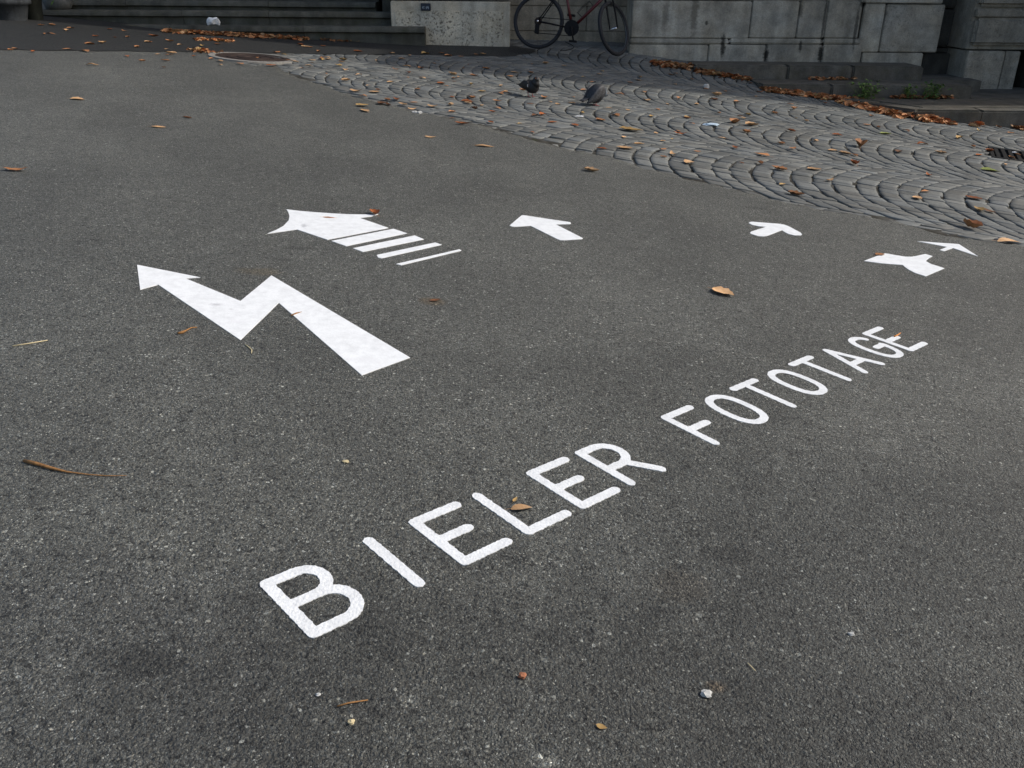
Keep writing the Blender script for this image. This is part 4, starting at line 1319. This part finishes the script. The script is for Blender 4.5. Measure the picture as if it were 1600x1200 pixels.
CP = [(510, 91), (507, 94), (514, 93), (503, 93), (537, 95), (588, 95), (657, 107), (707, 117), (652, 141), (585, 145), (567, 151), (557, 144), (605, 157), (607, 165), (619, 157), (597, 163), (567, 166), (570, 174),
      (629, 165), (705, 165), (731, 160), (707, 176), (707, 152), (737, 155), (721, 195), (707, 186), (677, 168), (619, 110), (635, 104), (530, 104), (725, 107), (740, 119), (735, 134), (797, 121), (805, 114),
      (830, 115), (852, 100), (912, 121), (927, 129), (912, 141), (791, 146), (783, 147), (731, 162), (777, 159), (751, 166), (777, 170), (769, 176), (860, 160), (872, 164), (836, 181), (847, 181), (862, 192), (939, 189),
      (952, 170), (892, 162), (967, 148), (1010, 158), (1006, 144), (1055, 132), (1044, 164), (1075, 184), (1089, 164), (1080, 194), (1081, 125), (1216, 266), (1237, 206), (1259, 190), (1290, 162), (1320, 242), (1336, 244),
      (1355, 196), (1372, 200), (1520, 231), (1446, 300), (1520, 311), (1530, 330), (1362, 182), (1395, 182), (1410, 183), (1296, 284), (1545, 332), (1272, 266), (1450, 275), (1490, 196), (975, 215), (975, 233), (940, 188),
      (1063, 211), (1167, 208), (1035, 235), (939, 233), (1147, 232), (1074, 185), (1076, 256), (1187, 145), (1210, 178), (1240, 172), (1560, 200), (1530, 205), (1470, 240), (1415, 205), (1580, 247), (1590, 243), (1545, 238),
      (1120, 150), (1150, 160), (1103, 140), (1160, 186), (1275, 222), (1300, 236), (1190, 243), (1220, 226), (1310, 212), (985, 130), (940, 112), (1000, 122), (760, 108), (690, 132), (560, 118), (610, 130), (660, 122), (540, 128)]
for i, (a, b_) in enumerate(CP):
    cobble_leaf(a + random.uniform(-1, 1), b_ + random.uniform(-.4, .4), random.uniform(.07, .135), random.choices([0, 1, 2, 3, 4], [40, 34, 8, 12, 8])[0], None, random.uniform(.6, 1.5))
cnt = 0
while cnt < 78:
    u, v = random.uniform(470, 1600), random.uniform(92, 330)
    if v > 150 and random.random() < (v - 150) / 190: continue
    p = pix(u, v)
    if p[0] < BX[0] + .1 or p[1] < bound(p[0]) + .05 or p[1] > 12.7: continue
    if min((np.hypot(*(p[:2] - q_)) for q_ in used_pos), default=9) < .14: continue
    cobble_leaf(u, v, random.uniform(.05, .11), random.choices([0, 1, 2, 3, 4], [36, 32, 14, 12, 6])[0], p, random.uniform(.4, 1.2)); cnt += 1
for a, b_ in [(18, 80), (24, 77), (52, 82), (105, 78), (133, 81), (145, 103), (70, 55), (80, 54), (104, 49), (150, 58), (172, 47), (194, 49), (215, 75), (232, 67), (199, 89), (222, 97), (247, 86), (267, 85), (258, 96), (303, 89),
             (256, 107), (345, 103), (375, 101), (345, 97), (330, 93), (180, 60), (200, 59), (282, 71), (306, 77), (312, 81), (324, 82), (316, 74), (340, 70), (333, 63), (310, 62), (265, 66), (240, 58), (232, 67), (260, 78), (265, 87),
             (140, 70), (160, 69), (425, 104), (402, 91), (443, 86), (452, 95), (460, 97), (432, 83), (478, 74), (486, 75), (505, 73), (498, 82), (560, 82), (470, 72), (110, 45), (65, 41), (82, 41), (612, 84), (690, 84), (745, 86), (755, 86),
             (665, 85), (700, 88), (605, 60), (608, 65), (640, 88), (720, 90)]:
    asphalt_leaf(a, b_, random.uniform(.07, .13), random.choices([0, 1, 2, 3, 4], [42, 26, 8, 18, 6])[0], random.uniform(.5, 1.3))
# drifts of leaves that nobody could count
def clear_kerbs(p, gap):
    """Keep a leaf in front of the kerb faces."""
    x, y = p
    if y > Yk3 - gap and x > DA[0]:
        dv = (DB - DA) / np.linalg.norm(DB - DA)
        t_ = (np.array([x, y]) - DA) @ dv
        s_ = (x - DA[0]) * -dv[1] + (y - DA[1]) * dv[0]
        if y < Yk2 and t_ < np.linalg.norm(DB - DA) and s_ > -gap: return np.array([x, y]) - np.array([-dv[1], dv[0]]) * (s_ + gap)
    for xl_, yf_ in ((DB[0], Yk3), (kx(1190, Yk2, 134), Yk2), (kx(1085, Yk1, 104), Yk1)):
        if x > xl_ and y > yf_ - gap: return np.array([x, yf_ - gap])
    return p
def drift(name, label, spine, cnt, width, smin=.05, smax=.1, lift=.03, zf=None):
    V, F, MI = [], [], []
    pts = [np.array(pix(*s_)[:2]) if not isinstance(s_[0], float) else np.array(s_) for s_ in spine]
    seg = [np.linalg.norm(b_ - a) for a, b_ in zip(pts, pts[1:])]
    tot = sum(seg)
    for i in range(cnt):
        d = random.uniform(0, tot); k = 0
        while d > seg[k] and k < len(seg) - 1: d -= seg[k]; k += 1
        dirv = (pts[k + 1] - pts[k]) / seg[k]
        off = random.gauss(0, width * .42)
        if abs(off) > width: continue
        p = pts[k] + dirv * d + np.array([-dirv[1], dirv[0]]) * off
        if zf is None: p = clear_kerbs(p, random.uniform(.015, .08) + abs(off) * 1.0)
        z = (float(G(*p)) if zf is None else zf) + random.uniform(0, lift) * (1 - abs(off) / width * .8)
        vv, ff = LG[random.randrange(12)]
        m = Matrix.Translation((p[0], p[1], z + .004)) @ Matrix.Rotation(random.uniform(0, 6.28), 4, 'Z') @ Matrix.Rotation(random.uniform(-.7, .7), 4, 'X') @ Matrix.Rotation(random.uniform(-.5, .5), 4, 'Y') @ Matrix.Scale(random.uniform(smin, smax), 4)
        k0 = len(V)
        V += [m @ Vector(v) for v in vv]; F += [tuple(q_ + k0 for q_ in f) for f in ff]
        MI += [random.choices([0, 1, 2, 3, 4], [50, 20, 6, 20, 4])[0]] * len(ff)
    me = bpy.data.meshes.new(name)
    me.from_pydata([tuple(v) for v in V], [], F); me.update()
    for m_ in LEAF: me.materials.append(m_)
    me.polygons.foreach_set('material_index', MI)
    o = link(name, me)
    return tag(o, label, 'leaves', None, 'stuff')
drift('leaf_drift', 'drift of rust brown leaves along the foot of the upper kerb', [(1020, 99), (1060, 105), (1100, 108), (1160, 114), (1195, 121)], 480, .24, .06, .12)
drift('leaf_drift', 'short drift of brown leaves between upper and middle kerb', [(1180, 128), (1200, 131), (1220, 132)], 110, .16)
drift('leaf_drift', 'long drift of orange leaves along the foot of the middle kerb', [(1226, 138), (1270, 144), (1330, 151), (1370, 158), (1410, 168), (1440, 178), (1500, 186)], 1150, .24, .06, .12, .04)
drift('leaf_drift', 'leaves gathered at the foot of the middle kerb beside the weeds', [(5.0, 12.05), (5.45, 12.08), (5.8, 12.1)], 120, .08, zf=z3)
drift('leaf_drift', 'leaves on the tread between upper and middle kerb', [(4.1, 12.80), (4.75, 12.82)], 60, .07, zf=z2)
drift('leaf_drift', 'brown leaves against the lowest kerb at the right edge', [(1545, 190), (1575, 191), (1600, 192)], 90, .12)
drift('leaf_drift', 'thick drift of rust leaves at the foot of the stairs', [(255, 51), (330, 54), (390, 58), (450, 60), (480, 63)], 560, .24, .05, .11)
drift('leaf_drift', 'thin drift of leaves below the right part of the stairs', [(500, 63), (560, 66)], 80, .10)
drift('leaf_drift', 'patch of orange leaves on the dark strip left of the manhole', [(300, 78), (318, 80), (328, 84)], 40, .2, lift=.01)
drift('leaf_drift', 'patch of leaves on the dark strip in front of the stairs', [(310, 62), (335, 64), (365, 66)], 70, .2, lift=.01)

# ------------------------------------------------------------------ weeds at the kerb
def weed(x, y, z, h, spread, cnt, lab, seed):
    V, F = leaf_clump(cnt, spread, h, .055, seed)
    o = py_obj('weed', V, F, M['plant'])
    o.location = (x, y, z)
    tag(o, lab, 'weed', 'weeds along the middle kerb')
xw = at(1352, 148, 12.08)
weed(xw[0], 12.05, z3, .20, .085, 150, 'widest green weed at the kerb, left of the other two', 2)
xw = at(1417, 150, 12.08); weed(xw[0], 12.06, z3, .16, .035, 60, 'smallest green weed between the two larger ones at the kerb', 3)
xw = at(1452, 150, 12.08); weed(xw[0], 12.06, z3, .19, .07, 120, 'tall green weed at the right end of the weeds along the kerb', 4)

# ------------------------------------------------------------------ litter, twigs, chips
M['paper'] = mat_flat('white_paper', (.75, .75, .74), .8, var=.08)
M['film'] = mat_flat('pale_blue_film', (.5, .62, .72), .3, var=.2)
M['twig'] = mat_flat('brown_twig', (.24, .12, .04), .8, var=.4, scale=120)
M['straw'] = mat_flat('pale_straw', (.5, .42, .25), .8)
M['brick'] = mat_flat('brick_chip', (.30, .12, .06), .85, var=.2, scale=200)
M['white_chip'] = mat_flat('white_stone_chip', (.42, .42, .40), .7, var=.15)
def crumple(name, pos, sx, sy, sz, mat, lab, cat, seed):
    bm = bmesh.new()
    bmesh.ops.create_icosphere(bm, subdivisions=2, radius=1)
    r_ = random.Random(seed)
    for v in bm.verts:
        k = r_.uniform(.62, 1.15)
        v.co = Vector((v.co.x * sx * k, v.co.y * sy * k, max(v.co.z, -.55) * sz * k))
    o = bm_obj(name, bm, mat)
    o.location = (pos[0], pos[1], pos[2] + sz * .5)
    return tag(o, lab, cat)
p = at(330, 16, 13.55)
crumple('crumpled_paper', (p[0], 13.56, zs[0]), .10, .06, .075, M['paper'], 'crumpled white paper lying on the lowest visible stair', 'paper', 4)
p = pix(1110, 196.5)
crumple('plastic_wrapper', p, .085, .06, .018, M['film'], 'shiny pale blue plastic wrapper on the cobbles', 'wrapper', 8)
crumple('pebble', pix(816, 1058), .009, .007, .007, M['brick'], 'round orange brick pebble on the near asphalt', 'pebble', 9)
crumple('stone_chip', pix(1103, 1085), .013, .010, .006, M['white_chip'], 'angular white stone chip on the near asphalt at right', 'stone chip', 10)
crumple('stone_chip', pix(1330, 991), .008, .006, .003, M['white_chip'], 'flat white stone chip on the asphalt right of the white angular one', 'stone chip', 11)
crumple('stone_chip', pix(540, 722), .010, .008, .004, M['straw'], 'beige stone chip on the asphalt left of the letter E', 'stone chip', 12)
crumple('stone_chip', pix(497, 1086), .005, .004, .003, M['white_chip'], 'small pale stone chip below the letter B', 'stone chip', 13)
crumple('stone_chip', pix(549, 1129), .007, .006, .004, M['straw'], 'small yellowish stone chip near the bottom left below the orange twig', 'stone chip', 14)
crumple('paper_scrap', pix(1585, 240) + np.array([0, 0, .01]), .025, .02, .006, M['paper'], 'tiny white paper scrap lying on the drain grate', 'paper', 15)
crumple('stone_chip', pix(648, 176), .03, .02, .012, M['white_chip'], 'left white chip at the cobble edge left of centre', 'stone chip', 16)
crumple('stone_chip', pix(655, 177), .03, .022, .014, M['white_chip'], 'right white chip at the cobble edge left of centre', 'stone chip', 17)
crumple('stone_chip', pix(1103, 138), .04, .03, .04, M['white_chip'], 'pale upright stone chip on the cobbles below the leaf drift', 'stone chip', 18)
crumple('paper_scrap', pix(905, 182), .05, .03, .006, M['paper'], 'white droppings patch on the cobbles below the pecking pigeon', 'scrap', 19)
crumple('paper_scrap', pix(1490, 191), .07, .02, .012, M['paper'], 'flat white paper scrap in the gutter near the right kerb', 'paper', 20)
def twig(pts, r, mat, lab, name='twig'):
    P = [pix(*q_) for q_ in pts]
    P = [(q_[0], q_[1], q_[2] + r_ + .001) for q_, r_ in zip(P, r)]
    return tag(tube_obj(name, P, r, mat, None, 6), lab, 'twig')
twig([(38, 722.5), (58, 727.5), (80, 734), (105, 739), (140, 743), (165, 744.5), (198, 744)], [.0042, .0045, .004, .0022, .0016, .0013, .0006], M['twig'], 'long curved brown leaf stalk on the asphalt at left')
twig([(278, 523), (286, 521.5), (291, 518), (299, 513.5), (308, 512.5)], [.004, .005, .003, .0025, .002], M['twig'], 'short bent brown twig below the zigzag arrow')
twig([(383, 539.5), (391, 545.5), (393.5, 548), (393, 553)], [.0022, .002, .002, .0015], M['straw'], 'pale bent straw under the point of the zigzag arrow')
twig([(20, 542), (45, 538), (75, 532.5)], [.0022, .002, .0012], M['straw'], 'thin pale straw on the asphalt at the left edge')
twig([(527, 1105), (545, 1100), (575, 1095)], [.0014, .0016, .001], M['twig'], 'thin orange twig on the asphalt below the letter B')
twig([(1397, 527), (1402, 525), (1407, 521)], [.003, .003, .0015], mat_flat('orange_stalk', (.55, .22, .05), .7), 'short orange stalk touching the last letter E')
twig([(455, 494), (463, 491), (472, 488)], [.0025, .003, .001], M['twig'], 'tiny reddish twig crossing the edge of the zigzag arrow')
twig([(1168, 1037), (1174, 1043), (1180, 1049)], [.001, .0012, .0008], M['straw'], 'tiny pale straw on the near asphalt at right')
